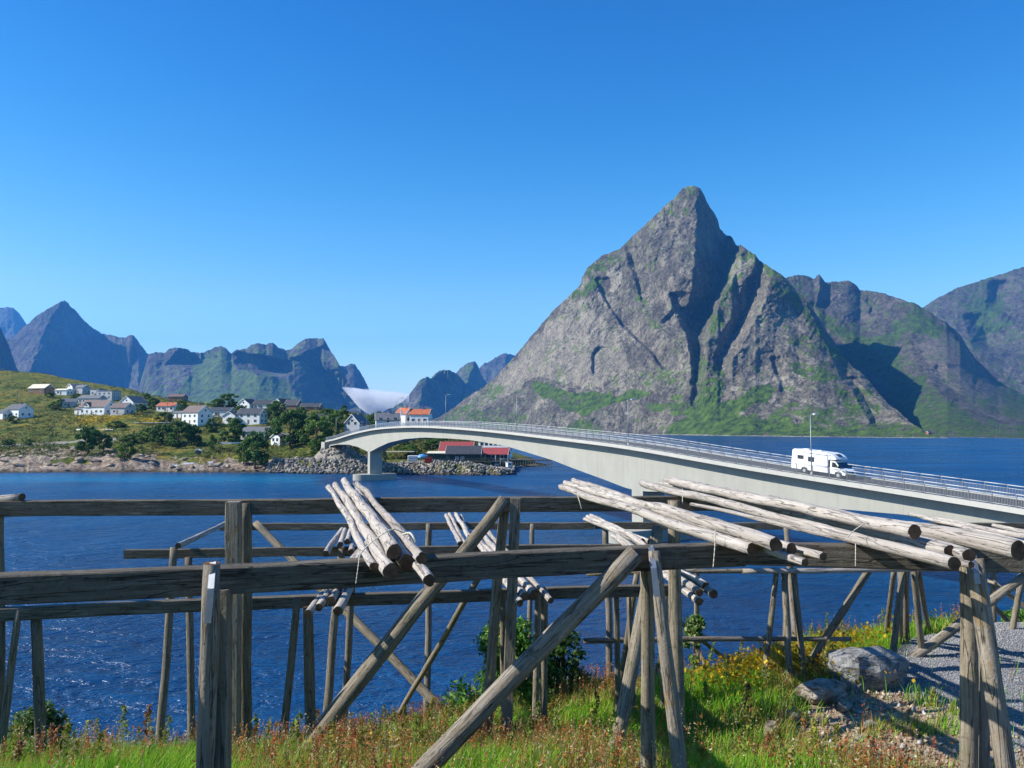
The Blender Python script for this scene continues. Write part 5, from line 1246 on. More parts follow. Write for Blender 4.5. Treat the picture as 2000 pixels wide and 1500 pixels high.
# loose stones on the dirt and crushed stone on the lot
def stones(name, X, Y, size, cols, label, cat):
    n = len(X); P = np.stack([X, Y, gz(X, Y)+size*0.25], -1)
    base = np.array([(1,0,0),(-0.5,0.87,0),(-0.5,-0.87,0),(0.1,0.1,0.9),(0,0.2,-0.8)]); R = rng.normal(0,0.28,(n,5,3))
    V = P[:,None,:]+(base[None]+R)*size[:,None,None]*0.6
    a = rng.uniform(0,6.28,n); ca, sa = np.cos(a)[:,None], np.sin(a)[:,None]; d = V-P[:,None,:]
    V = np.stack([P[:,None,0]+d[...,0]*ca-d[...,1]*sa, P[:,None,1]+d[...,0]*sa+d[...,1]*ca, V[...,2]], -1)
    Ft = np.array([(0,1,3),(1,2,3),(2,0,3),(1,0,4),(2,1,4),(0,2,4)]); F = (np.arange(n)[:,None,None]*5+Ft[None]).reshape(-1,3)
    C = np.repeat(pal(n, cols, [0.5,0.3,0.2])[:,None,:], 5, 1).reshape(-1,3)
    tag(link_mesh(name, np_mesh(name, V.reshape(-1,3), F, [M['stone_col']], False, {'col': C})), label, cat, kind='stuff')
mm, nt, b = new_mat('loose_stone', 0.9, 0.2); nt.links.new(attr(nt, 'col', 'Color'), b.inputs['Base Color']); M['stone_col'] = mm
Y = np.sqrt(rng.uniform(25, 20**2, 90000)); X = rng.uniform(0.36, 0.74, 90000)*Y; k = ingrav(X+rng.normal(0,0.12,90000), Y+rng.normal(0,0.12,90000)); X, Y = X[k], Y[k]
stones('crushed_stone', X, Y, rng.uniform(0.009,0.021,len(X))*(0.7+Y/25), [(0.29,0.29,0.29),(0.22,0.22,0.225),(0.38,0.38,0.375)], 'grey crushed stone spread over the lot', 'crushed stone')
Y = np.sqrt(rng.uniform(25, 15**2, 12000)); X = rng.uniform(0.3, 0.74, 12000)*Y; k = indirt(X+rng.normal(0,0.2,12000), Y+rng.normal(0,0.2,12000)); X, Y = X[k], Y[k]
stones('loose_stones', X, Y, 0.015+0.07*rng.random(len(X))**4, [(0.38,0.31,0.23),(0.26,0.20,0.14),(0.45,0.42,0.38)], 'loose stones on the bare dirt patch', 'stones')
# ------------------------------------------------------------------ village houses
def house(px, py, L, W, wh, rh, rz, wall, roof, label, base=None, D=None, wins=3, storeys=1, chim=True, name='house', dormer=0, eave=0.35, door=True, cat='house', group='houses of the village across the water', flat=False, sink=0.0, gwin=True, trim=True):
    if base is None: base = terr_hit(px, py) if D is None else at(px, py, D)
    e = empty(name, base, math.radians(rz), label, cat, group)
    mb = MB(); x, y = L/2, W/2
    top_ = [(-y,-6),(y,-6),(y,wh),(0,wh+rh),(-y,wh)] if not flat else [(-y,-6),(y,-6),(y,wh),(-y,wh)]
    mb.prism(top_, 0, -x, x); mb.build('wall', M[wall], e)
    mb = MB()
    if flat: mb.box((0,0,wh+0.12), (L+0.5, W+0.5, 0.24)); r_o = mb.build('roof', M[roof], e)
    else:
        sl = rh/y; t = 0.22; ox = x+0.35; oy = y+eave
        mb.prism([(-oy,wh-eave*sl+0.03),(0,wh+rh+0.03),(oy,wh-eave*sl+0.03),(oy,wh-eave*sl+t),(0,wh+rh+t+0.03),(-oy,wh-eave*sl+t)], 0, -ox, ox); r_o = mb.build('roof', M[roof], e)
        if trim:
            for sx in (-1,1):
                mb = MB(); a0 = sx*ox; a1 = sx*(ox+0.06)
                mb.prism([(-oy-0.02,wh-eave*sl-0.03),(0,wh+rh-0.03),(oy+0.02,wh-eave*sl-0.03),(oy+0.02,wh-eave*sl+t+0.02),(0,wh+rh+t+0.06),(-oy-0.02,wh-eave*sl+t+0.02)], 0, min(a0,a1), max(a0,a1)); mb.build('bargeboard', M['trim'], e)
        if chim: mb = MB(); mb.box((L*0.12, 0, wh+rh+0.35), (0.7,0.7,1.3)); mb.box((L*0.12,0,wh+rh+1.03),(0.82,0.82,0.1)); mb.build('chimney', M['roof_grey'], r_o)
    def win(c, nrm, w=1.1, h=1.2, nm='window'):
        f = MB(); g_ = MB(); tx = abs(nrm[1]) > 0.5
        f.box((c[0]+nrm[0]*0.03, c[1]+nrm[1]*0.03, c[2]), (w+0.24 if tx else 0.06, 0.06 if tx else w+0.24, h+0.24))
        fo = f.build(nm, M['trim'], e)
        g_.box((c[0]+nrm[0]*0.07, c[1]+nrm[1]*0.07, c[2]), (w if tx else 0.03, 0.03 if tx else w, h)); g_.build('pane', M['glass'], fo)
    for st in range(storeys):
        z = 1.5+st*2.5
        for sy in (-1, 1):
            for i in range(wins):
                if door and st == 0 and i == wins//2: continue
                win(((-0.5+(i+0.5)/wins)*L*0.92, sy*y, z), (0,sy), 1.3)
    if gwin:
        for sx in (-1,1):
            for st in range(storeys):
                for yy_ in (-0.22,0.22): win((sx*x, yy_*W, 1.5+st*2.5), (sx,0), 1.1)
            if rh > 1.6 and not flat: win((sx*x, 0, wh+rh*0.32), (sx,0), 1.0, 1.0)
    if door:
        mb = MB(); mb.box((0,-y-0.03,1.0),(0.95,0.06,2.0)); mb.build('door', M['ochre_wall'], e); mb = MB(); mb.box((0,y+0.03,1.0),(0.95,0.06,2.0)); mb.build('door', M['ochre_wall'], e)
    if dormer:
        mb = MB(); dx = -L*0.18; dw = 1.7; z0 = wh-0.2; z1 = wh+1.1
        mb.prism([(dx-dw,z0),(dx+dw,z0),(dx+dw,z1),(dx,z1+1.3),(dx-dw,z1)], 1, -y-0.5, 0.0); d_ = mb.build('dormer', M[wall], e)
        mb = MB(); mb.prism([(dx-dw-0.3,z1-0.25),(dx,z1+1.35),(dx+dw+0.3,z1-0.25),(dx+dw+0.3,z1),(dx,z1+1.6),(dx-dw-0.3,z1)], 1, -y-0.8, 0.1); mb.build('dormer_roof', M[roof], d_)
        mb = MB(); mb.box((dx,-y-0.53,z0+1.0),(1.6,0.06,1.0)); mb.build('dormer_window', M['glass'], d_)
    return e
HS = [
 dict(px=38,py=815,L=13,W=8,wh=4.2,rh=2.9,rz=-28,wall='white_wall',roof='roof_dark',storeys=1,wins=4,label='white house with dark roof alone at the far left edge of the village'),
 dict(px=9,py=817,L=6,W=5,wh=3.0,rh=1.6,rz=-28,wall='white_wall',roof='roof_dark',wins=1,label='small white annex left of the leftmost white house',chim=False),
 dict(px=80,py=768,L=13,W=9,wh=3.2,rh=2.8,rz=-12,wall='ochre_wall',roof='roof_cream',label='brown cabin with a cream roof high on the left hillside',chim=False),
 dict(px=124,py=771,L=9,W=6,wh=3.0,rh=1.0,rz=-10,wall='white_wall',roof='roof_cream',label='low white shed right of the cream-roofed cabin',chim=False,wins=2),
 dict(px=146,py=768,L=8,W=7,wh=4.2,rh=2.0,rz=60,wall='white_wall',roof='roof_grey',label='small white house with grey roof high on the left hillside',wins=2),
 dict(px=160,py=769,L=8,W=7,wh=4.0,rh=1.8,rz=-20,wall='grey_wall',roof='roof_grey',label='small blue-grey house high on the left hillside',wins=2),
 dict(px=192,py=780,L=7,W=7,wh=6.4,rh=1,rz=-15,wall='grey_wall',roof='roof_grey',flat=True,storeys=2,wins=2,label='tall flat-roofed grey block at the left of the modern pair',chim=False),
 dict(px=212,py=781,L=12,W=8,wh=5.6,rh=1,rz=-15,wall='grey_wall',roof='roof_grey',flat=True,storeys=2,wins=3,label='wide flat-roofed modern grey house behind the brown-roofed house',chim=False),
 dict(px=180,py=788,L=15,W=8,wh=3.0,rh=2.0,rz=-12,wall='grey_wall',roof='roof_grey',label='long low grey house behind the brown-roofed white house',wins=5),
 dict(px=136,py=795,L=7,W=6,wh=3.0,rh=2.0,rz=20,wall='grey_wall',roof='roof_grey',label='small grey shed between bushes left of the brown-roofed house',chim=False,wins=2),
 dict(px=192,py=809,L=18,W=9,wh=4.0,rh=3.8,rz=-18,wall='white_wall',roof='roof_brown',dormer=1,wins=5,label='large white house with brown roof and gabled dormer'),
 dict(px=160,py=810,L=5,W=5,wh=3.0,rh=1.2,rz=-18,wall='white_wall',roof='roof_brown',wins=1,label='white carport at the left end of the brown-roofed house',chim=False),
 dict(px=240,py=809,L=9,W=8,wh=3.4,rh=2.6,rz=-14,wall='grey_wall',roof='roof_brown',label='pale garage wing right of the brown-roofed white house',wins=2,chim=False),
 dict(px=261,py=797,L=11,W=10,wh=3.2,rh=3.6,rz=72,wall='white_wall',roof='roof_grey',label='white house with broad grey gable turned towards the water',wins=3),
 dict(px=331,py=803,L=11,W=8,wh=2.8,rh=2.0,rz=-10,wall='white_wall',roof='roof_orange',label='white house with orange roof in the middle of the village',wins=4),
 dict(px=347,py=783,L=10,W=8,wh=2.6,rh=1.8,rz=-5,wall='ochre_wall',roof='roof_brown',label='brown-roofed house mostly hidden behind the village trees',wins=3),
 dict(px=386,py=829,L=11.5,W=8.5,wh=5.6,rh=3.2,rz=-30,wall='white_wall',roof='roof_brown',storeys=2,wins=3,label='tall two-storey white house with brown roof above the shore rocks'),
 dict(px=352,py=816,L=5,W=4,wh=2.6,rh=0.8,rz=-20,wall='white_wall',roof='roof_grey',label='white camper-like shed left of the tall white house',chim=False,wins=1),
 dict(px=434,py=813,L=12,W=8,wh=2.8,rh=1.8,rz=-6,wall='white_wall',roof='roof_dark',label='long low white house with dark roof right of the tall white house',wins=4),
 dict(px=456,py=827,L=7,W=7,wh=3.6,rh=2.0,rz=75,wall='white_wall',roof='roof_dark',label='small white gabled garage joined to the two-storey dark-roofed house',wins=1,chim=False,gwin=False),
 dict(px=494,py=828,L=12,W=8,wh=4.9,rh=2.6,rz=-12,wall='white_wall',roof='roof_dark',storeys=2,wins=3,label='two-storey white house with dark roof in the centre of the village'),
 dict(px=485,py=799,L=9,W=9,wh=2.8,rh=3.2,rz=70,wall='white_wall',roof='roof_dark',label='white gable-fronted house on the skyline, left of its long neighbour',wins=2),
 dict(px=516,py=799,L=11,W=8,wh=2.8,rh=2.4,rz=-5,wall='white_wall',roof='roof_dark',label='long dark-roofed house on the skyline between two gabled houses',wins=4),
 dict(px=555,py=800,L=11,W=10,wh=2.4,rh=4.0,rz=62,wall='white_wall',roof='roof_dark',label='white-gabled house with big dark roof on the skyline',wins=3),
 dict(px=573,py=800,L=8,W=9,wh=2.4,rh=3.4,rz=-10,wall='ochre_wall',roof='roof_dark',label='dark-roofed wing of the gabled skyline house',wins=2,chim=False),
 dict(px=609,py=801,L=11,W=7,wh=1.8,rh=2.0,rz=-5,wall='ochre_wall',roof='roof_dark',label='low dark cabin on the skyline right of the village houses',wins=3),
 dict(px=502,py=858,L=11,W=7,wh=3.2,rh=2.0,rz=-8,wall='white_wall',roof='roof_grey',label='white house with pale roof among the big trees by the shore',wins=5,chim=False),
 dict(px=548,py=866,L=5,W=5,wh=2.4,rh=1.6,rz=60,wall='white_wall',roof='roof_grey',label='small white shed left of its pale green neighbour under the trees',wins=1,chim=False),
 dict(px=561,py=866,L=5,W=4,wh=2.6,rh=1.2,rz=-5,wall='yellow_wall',roof='roof_grey',label='pale shed under the big tree by the shore',wins=1,chim=False),
 dict(px=628,py=830,L=12,W=8,wh=2.6,rh=2.0,rz=-5,wall='grey_wall',roof='roof_dark',label='grey-roofed house sunk behind the trees near the bridge',wins=4),
 dict(px=697,py=834,L=7,W=7,wh=1.5,rh=3.4,rz=68,wall='grey_wall',roof='roof_grey',label='grey steep-gabled house behind the far end of the bridge',D=312,wins=2,chim=True),
 dict(px=757,py=826,L=10,W=8,wh=1.2,rh=2.9,rz=12,wall='white_wall',roof='roof_grey',label='white house with pale grey roof behind the bridge crest',D=330,wins=3),
 dict(px=791,py=826,L=6,W=6,wh=3.9,rh=2.6,rz=-35,wall='white_wall',roof='roof_orange',label='white house with orange roof directly behind the bridge crest, left one',D=340,wins=2,storeys=1),
 dict(px=822,py=827,L=8.4,W=7,wh=3.9,rh=2.2,rz=-8,wall='white_wall',roof='roof_orange',label='white house with wide orange roof behind the bridge crest, right one',D=338,wins=3,storeys=1),
 dict(px=893,py=897,L=12,W=9,wh=2.9,rh=3.4,rz=-4,wall='red_wall',roof='roof_red',label='boathouse with a red roof under the bridge arch',D=287,wins=3,chim=False,cat='boathouse',name='boathouse',door=False),
 dict(px=907,py=898,L=12,W=7,wh=2.2,rh=2.5,rz=-3,wall='green_wall',roof='roof_dark',label='dark green boathouse with dark roof in front of the red roof',D=272,wins=0,chim=False,cat='boathouse',name='boathouse',door=False,gwin=False),
 dict(px=857,py=898,L=7,W=6,wh=2.3,rh=0.5,rz=-3,wall='green_wall',roof='roof_cream',label='green lean-to at the left side of the dark green boathouse',D=273,wins=0,chim=False,cat='shed',name='shed',door=False,gwin=False,trim=False),
 dict(px=968,py=885,L=13,W=8,wh=5.2,rh=1.2,rz=-14,wall='white_wall',roof='roof_red',label='long white building with a row of square windows behind the red roofs',D=330,wins=6,chim=False,cat='warehouse',name='warehouse',storeys=2),
 dict(px=965,py=899,L=11,W=7,wh=2.4,rh=2.2,rz=-6,wall='green_wall',roof='roof_red',label='boathouse with a pale red roof at the quay right of the dark green one',D=292,wins=3,chim=False,cat='boathouse',name='boathouse',door=False),
]
for h in HS: house(**h)
# white windows of the green boathouse lean on the shore side
gb = [o for o in col.objects if o.get('label','').startswith('dark green boathouse')][0]
for i in (0,1):
    mb = MB(); mb.box((-2.2+i*1.9,-3.53,0.6),(1.2,0.05,1.2)); w_ = mb.build('window', M['trim'], gb)
    for a_ in (-0.27,0.27):
        for c_ in (-0.27,0.27): mb = MB(); mb.box((-2.2+i*1.9+a_,-3.57,0.6+c_),(0.42,0.03,0.42)); mb.build('pane', M['glass'], w_)

# ------------------------------------------------------------------ trees of the village
bark = plain('tree_bark', (0.10,0.075,0.05), 0.9, 0.1, 0.2, 4)
TV = []
def tree_variant(seed, cols, round_=True):
    r_ = np.random.default_rng(seed); cs = []; rs = []
    for i in range(30):
        z = r_.uniform(0.12,0.95); ww = 0.44*math.sin(math.pi*min(0.95,0.16+z*0.8))**0.8; a = r_.uniform(0,6.28); q = r_.random()**0.5
        cs.append((q*ww*math.cos(a), q*ww*math.sin(a), z)); rs.append(r_.uniform(0.08,0.15))
    v, f, c = leaf_cloud(cs, rs, 3000, 0.034, cols, [0.5,0.35,0.15], 0.8, 0.45, 0.7)
    cm = np_mesh('crown', v, f, [M['leaf']], False, {'col': c})
    mb = MB(); mb.tube((0,0,-0.15),(0.01,0,0.3),0.035,0.025,8); mb.tube((0.01,0,0.3),(0,0.02,0.75),0.025,0.008,8)
    for q in cs[:8]: mb.tube((0.01,0,0.25),q,0.014,0.005,5)
    me = bpy.data.meshes.new('trunk'); me.from_pydata(mb.v, [], mb.f); me.materials.append(bark); me.update()
    return cm, me
T1 = [(0.05,0.115,0.02),(0.085,0.165,0.028),(0.14,0.22,0.045)]; T2 = [(0.08,0.16,0.022),(0.135,0.225,0.033),(0.20,0.28,0.05)]
TV = [tree_variant(1,T1), tree_variant(2,T1), tree_variant(3,T2), tree_variant(4,T2)]
def tree(px, py, wpx, hpx, v, label, group='trees and bushes of the village', D=None, name='tree'):
    b_ = terr_hit(px, py) if D is None else Vector(((px-1000)/1500*D, D, float(terr(px, D))))
    s = b_.y/1500; e = empty(name, b_, rng.uniform(0,6), label, 'tree', group); e.scale = (wpx*s*1.08, wpx*s*1.08, hpx*s*1.08)
    cm, tm = TV[v]; link_mesh('crown', cm, e); link_mesh('trunk', tm, e); return e
TS = [(176,887,54,50,0,'big round green tree on the rocks left of centre of the shore'),(205,882,30,32,0,'dark tree leaning against the big round tree on the left rocks'),
 (246,897,42,30,2,'low pale green bush above the pink rock slab'),(318,868,50,36,0,'dark broad bush below the wooden deck, left of the fish racks'),(350,872,54,46,1,'dark tall bush behind the bird table'),
 (376,868,40,36,0,'dark bush at the right end of the hedge behind the bird table'),(417,882,20,30,2,'slim young green tree beside the gravel path'),(413,845,24,26,1,'small dark tree below the tall white house'),
 (456,866,56,46,1,'dark broad tree left of the white house by the shore'),(500,915,66,66,0,'big dense tree hanging over the water at the start of the stone embankment'),(478,905,36,40,2,'sunlit bush at the left foot of the big waterside tree'),
 (567,872,60,66,0,'tallest dark tree right of the white house by the shore'),(535,862,36,44,1,'dark tree between the white house and the tallest tree'),(618,876,64,62,2,'wide light green tree nearest the bridge end'),
 (590,862,44,50,1,'dark tree squeezed between the tallest tree and the wide light one'),(648,862,44,48,2,'light green tree touching the bridge end'),(612,890,26,30,2,'small bright bush by the gravel turning place'),
 (447,797,44,26,1,'dark tree crown on the skyline behind the low white house'),(425,800,30,20,0,'smaller dark crown on the skyline left of the two skyline gables'),(470,815,24,22,0,'dark bush between the low white house and the two-storey house'),
 (540,826,52,40,0,'dark tree right of the two-storey white house'),(517,790,38,13,1,'low crowns peeping over the long skyline roof'),(575,830,50,28,2,'green bushes below the skyline gables'),(590,812,30,16,2,'low green bush on the ridge right of the skyline gables'),
 (300,800,26,22,0,'dark bush left of the orange-roofed house'),(355,806,26,22,1,'dark bush right of the orange-roofed house'),(322,826,34,20,0,'dark bush below the orange-roofed house'),(285,786,30,16,2,'low bush right of the broad grey gable'),
 (120,796,22,16,0,'dark bush between the hillside sheds and the road'),(150,786,26,16,1,'dark tree in front of the small hillside houses'),(105,800,24,14,2,'pale bush in the middle of the left meadow'),(97,777,18,10,0,'dark bush just below the cream-roofed cabin'),
 (27,826,22,13,0,'dark bush in front of the leftmost white house'),(160,806,20,12,1,'bush before the carport'),(275,806,22,16,0,'dark bush right of the pale garage wing'),(640,830,40,30,1,'dark bushes behind the grey sunken roof'),
 (665,838,44,36,2,'light green trees behind the bridge end railing'),(700,832,26,18,1,'dark bush at the foot of the grey gabled house'),(740,836,44,30,0,'dark trees behind the bridge left of the orange roofs'),(722,836,40,24,2,'light bushes behind the bridge above the first pier'),
 (672,808,12,16,0,'small dark conifer-like tree behind the ridge of the grey gabled house'),(814,830,20,20,1,'round bush before the wide orange roof'),(770,834,24,22,1,'dark bush before the pale grey roof'),
 (800,893,50,22,2,'green bushes under the bridge arch behind the pallet stack'),(850,878,46,20,0,'dark shrubs under the bridge arch behind the red roof'),(790,880,36,18,1,'dark shrubs in the shade under the arch'),(60,870,24,12,2,'low bush on the left meadow above the boulders'),
 (20,872,26,13,0,'low dark bush at the left edge above the bay'),(228,835,40,12,2,'low bushes below the yellow meadow'),(255,868,34,18,1,'brown-green thicket left of the wooden deck'),(290,862,40,24,2,'thicket under the wooden deck')]
for t in TS: tree(*t)

# low scrub over the hillside
n = 13000; PXs = rng.uniform(-60, 1000, n); U = rng.random(n)**1.3; Dw_ = I(PXs, DW); Ds_ = I(PXs, DS); Dd = Dw_+26+(Ds_-Dw_-20)*U
k = fbm(PXs/40, Dd/22, 4, 170) > 0.42; PXs, Dd = PXs[k], Dd[k]; n = len(PXs)
cx = (PXs-1000)/1500*Dd; cz = terr(PXs, Dd); rr_ = 0.35+1.5*rng.random(n)**2.5
q = 16; d = rng.normal(0,1,(n,q,3)); d[...,2] = np.abs(d[...,2])*0.7; P = np.stack([cx,Dd,cz],-1)[:,None]+d*rr_[:,None,None]*0.55
V = P[:,:,None,:]+rng.normal(0,1,(n,q,3,3))*(rr_*0.22)[:,None,None,None]
Cc = np.repeat(np.repeat(pal(n, [(0.05,0.08,0.018),(0.09,0.12,0.025),(0.15,0.14,0.035),(0.14,0.09,0.035)], [0.4,0.3,0.2,0.1])[:,None,:], q*3, 1).reshape(n,q*3,3), 1, 0)
me = np_mesh('scrub', V.reshape(-1,3), np.arange(n*q*3).reshape(-1,3), [M['leaf']], False, {'col': Cc.reshape(-1,3)})
tag(link_mesh('scrub', me), 'low heather and scrub over the village hillside', 'scrub', kind='stuff')
# meadow flowers (yellow strips below the houses)
n = 2600; PXs = np.concatenate([rng.normal(215,26,1100), rng.normal(300,16,500), rng.normal(170,12,500), rng.uniform(60,420,500)]); 
pys = np.concatenate([rng.normal(818,3.0,1100), rng.normal(822,2.5,500), rng.normal(822,3,500), rng.normal(818,7,500)])
Dd = np.array([terr_hit(a, b_).y for a, b_ in zip(PXs[::10], pys[::10])]).repeat(10)[:n] + rng.normal(0,5,n)
P = np.stack([(PXs-1000)/1500*Dd, Dd, terr(PXs, Dd)+0.35], -1)
V = P[:,None,:]+rng.normal(0,1,(n,3,3))*np.array([0.5,0.5,0.22]); Cc = np.repeat(pal(n, [(0.62,0.42,0.02),(0.4,0.32,0.04)], [0.6,0.4])[:,None,:], 3, 1)
tag(link_mesh('meadow_flowers', np_mesh('meadow_flowers', V.reshape(-1,3), np.arange(3*n).reshape(-1,3), [M['petal']], False, {'col': Cc.reshape(-1,3)})), 'yellow flowers in the meadow below the houses', 'flowers', kind='stuff')

# ------------------------------------------------------------------ stone embankment
RM = [rock_mesh('riprap_boulder', (1.5,1.2,1.1), 40+i, M['riprap'], 1, 0.04, 14) for i in range(6)]
cands = []
for _ in range(9000):
    px = rng.uniform(524, 1004); D0 = float(I(px, DW)); dd = rng.uniform(-2.0, 9.5)
    if px > 990: dd = rng.uniform(-2, 5)
    cands.append((px, D0+dd))
cands = np.array(cands); zc = terr(cands[:,0], cands[:,1]); px2 = []; ct = 0; used = set(); chosen = []
for (px, D), z in zip(cands, zc):
    X_ = (px-1000)/1500*D; key = (round(X_/1.2), round(D/1.1))
    if key in used or z < -0.8: continue
    used.add(key); chosen.append((X_, D, z, px))
rng.shuffle(chosen)
chosen.sort(key=lambda c: c[1]-0.0*c[0])
small = MB()
def rot_eul(): return (rng.uniform(0,6.28), rng.uniform(0,6.28), rng.uniform(0,6.28))
for i, (X_, D, z, px) in enumerate(chosen):
    s = rng.uniform(0.7, 1.4)*(1.0 if px < 700 else 0.85); e_ = rot_eul()
    if i % max(1, len(chosen)//290) == 0 and ct < 290:
        o = link_mesh('boulder', RM[i % 6]); o.location = (X_, D, max(z,-0.2)+0.25*s); o.rotation_euler = e_; o.scale = (s,)*3; ct += 1
        tag(o, 'rough grey boulder of the stone embankment along the water by the bridge', 'boulder', 'boulders of the stone embankment')
    else:
        me = RM[i % 6]; Rm = Matrix.LocRotScale(Vector((X_, D, max(z,-0.2)+0.25*s)), __import__('mathutils').Euler(e_), Vector((s,)*3))
        small.add([Rm @ v.co for v in me.vertices], [tuple(p.vertices) for p in me.polygons])
# slope under the bridge end
for i in range(420):
    px = rng.uniform(628, 730); D = rng.uniform(266, 292)
    X_ = (px-1000)/1500*D; z = float(terr(px, D)); 
    s_e = (D-264)/24.0; 
    me = RM[i % 6]; s = rng.uniform(0.5,1.1)
    Rm = Matrix.LocRotScale(Vector((X_, D, z+0.2)), __import__('mathutils').Euler(rot_eul()), Vector((s,)*3))
    small.add([Rm @ v.co for v in me.vertices], [tuple(p.vertices) for p in me.polygons])
tag(small.build('rubble', M['riprap']), 'smaller rubble filling the stone embankment', 'rubble', kind='stuff')
# shore rocks in front of the village
SM = [rock_mesh('shore_rock', (3.2,2.4,1.6), 60+i, rock_mat('shore_rock_%d' % i, (0.34,0.26,0.19), (0.17,0.125,0.09), (0.46,0.385,0.30), 0.5, 0.25, wet=True), 2, 0.06, 16) for i in range(3)]
for i in range(64):
    px = rng.uniform(-20, 520); D0 = float(I(px, DW)); D = D0+rng.uniform(2, 30); X_ = (px-1000)/1500*D; z = float(terr(px, D)); s = rng.uniform(0.35, 1.15)
    if 120 < px < 215: s *= 1.25
    o = link_mesh('boulder', SM[i % 3]); o.location = (X_, D, z); o.rotation_euler = (rng.uniform(-.3,.3), rng.uniform(-.3,.3), rng.uniform(0,6)); o.scale = (s*1.4, s, s)
    tag(o, 'weathered brown rock lying on the rock shelf below the village', 'boulder', 'loose rocks on the village shelf')

# ------------------------------------------------------------------ quay, boats, odds and ends
qb = at(1012, 900, 306)
q = empty('quay', (qb.x, qb.y, 0), 0, 'long timber quay on close-set piles beyond the boathouses', 'quay')
wq = wood('quay_timber', (0.05,0.045,0.04), (0.12,0.105,0.09), (0.2,0.185,0.165))
mb = MB(); mb.box((2.5,2,2.9),(22,6,0.35)); mb.build('quay_deck', wq, q)
for i in range(22): mb = MB(); mb.tube((-8+i*1.0,-0.8,-1.5),(-8+i*1.0,-0.8,2.75),0.14,0.14,7); mb.build('pile', wq, q)
mb = MB()
for i in range(8): mb.box((-7+i*2.9,-0.7,3.55),(0.08,0.08,1.0))
mb.box((3.2,-0.7,4.0),(20.4,0.06,0.08)); mb.build('railing', wq, q)
jb = at(925, 903, 267.5)
j = empty('boardwalk', (jb.x, jb.y, 0), 0, 'grey boardwalk with railing along the front of the green boathouse', 'boardwalk')
mb = MB(); mb.box((3,1.0,3.9),(17,2.4,0.2)); mb.build('walk_deck', wq, j)
mb = MB()
for i in range(12): mb.box((-5+i*1.5,-0.15,4.5),(0.1,0.1,1.1))
mb.box((3,-0.15,5.05),(16.8,0.07,0.12)); mb.box((3,-0.15,4.5),(16.8,0.05,0.08)); mb.build('railing', wq, j)
for i in range(8): mb = MB(); mb.box((-4.5+i*2.1,-0.1,1.9),(0.2,0.2,3.9)); mb.build('post', wq, j)
def boat(px, D, L, label, hull, rz, wheel=True):
    p = at(px, 900, D); e = empty('fishing_boat' if wheel else 'rowing_boat', (p.x, p.y, 0), math.radians(rz), label, 'boat')
    n_ = 14; vs = []; fs = []
    for i in range(n_):
        t = i/(n_-1); x = (t-0.5)*L; w = L*0.17*math.sin(math.pi*min(1,0.28+0.72*(1-t)))**0.6*(1-0.98*t**6); sh = L*0.10+L*0.07*t*t+L*0.02*(1-t)**2
        for f_, z in ((0.0,-0.3*L*0.1),(0.65,0.0),(1.0,sh)): vs.append((x,-w*f_,z))
        for f_, z in ((1.0,sh),(0.65,0.0)): vs.append((x,w*f_,z))
    for i in range(n_-1):
        for k_ in range(5): fs.append((i*5+k_, i*5+(k_+1)%5, (i+1)*5+(k_+1)%5, (i+1)*5+k_))
    fs.append((0,1,2,3,4)); mb = MB(); mb.add(vs, fs, 0, False); o = mb.build('hull', M[hull], e)
    bm = bmesh.new(); bm.from_mesh(o.data); bmesh.ops.recalc_face_normals(bm, faces=bm.faces); bm.to_mesh(o.data); bm.free()
    if wheel:
        h0 = L*0.11
        mb = MB(); mb.prism([(-L*0.05,h0),(L*0.16,h0),(L*0.13,h0+2.0),(-L*0.05,h0+2.0)],1,-L*0.09,L*0.09); w_ = mb.build('wheelhouse', M['white_wall'], e); bevel_obj(w_)
        mb = MB(); mb.box((L*0.04,0,h0+2.05),(L*0.24,L*0.2,0.1)); mb.build('wheelhouse_roof', M['trim'], e)
        for sy in (-1,1): mb = MB(); mb.box((L*0.04,sy*(L*0.09+0.01),h0+1.4),(L*0.12,0.03,0.6)); mb.build('window', M['glass'], e)
        mb = MB(); mb.tube((L*0.0,0,h0+2),(0,0,h0+5.2),0.07,0.04,6); mb.build('mast', M['trim'], e)
        mb = MB(); mb.tube((-L*0.32,0,h0),(-L*0.32,0,h0+3.6),0.06,0.04,6); mb.tube((-L*0.32,0,h0+3.0),(-L*0.05,0,h0+3.4),0.04,0.04,6); mb.build('boom', M['trim'], e)
        mb = MB(); mb.box((L*0.28,0,h0+L*0.05),(L*0.1,L*0.1,0.5)); mb.build('deck_box', M['roof_orange'], e)
    else:
        for t in (-0.15,0.15): mb = MB(); mb.box((t*L,0,L*0.08),(0.25,L*0.26,0.05)); mb.build('thwart', M['ochre_wall'], e)
    return e
blue_hull = plain('blue_hull', (0.03,0.08,0.22), 0.4, 0.5, 0.05); M['blue_hull'] = blue_hull
boat(992, 280, 9.5, 'small fishing boat with white wheelhouse moored at the boathouses', 'blue_hull', 25)
boat(968, 270, 7.5, 'white and red open fishing boat beside the boardwalk', 'trim', 10)
boat(996, 257, 4.5, 'dark rowing boat at the tip of the stone embankment', 'iron', -5, False)
def box_thing(px, py, D, dims, mat, name, label, cat, rz=0, z=None):
    p = at(px, py, D); e = link_mesh(name, MB().box((0,0,dims[2]/2), dims).build('tmp', M[mat]).data); bpy.data.objects.remove(bpy.data.objects['tmp'])
    e.location = (p.x, D, float(terr(px, D))-0.1 if z is None else z); e.rotation_euler = (0,0,math.radians(rz)); bevel_obj(e, 0.06); return tag(e, label, cat)
ps = at(806, 901, 268); e = empty('pallet_stack', (ps.x, ps.y, float(terr(806, 268))), 0.1, 'pale stack of wrapped fish boxes under the bridge arch', 'pallet stack')
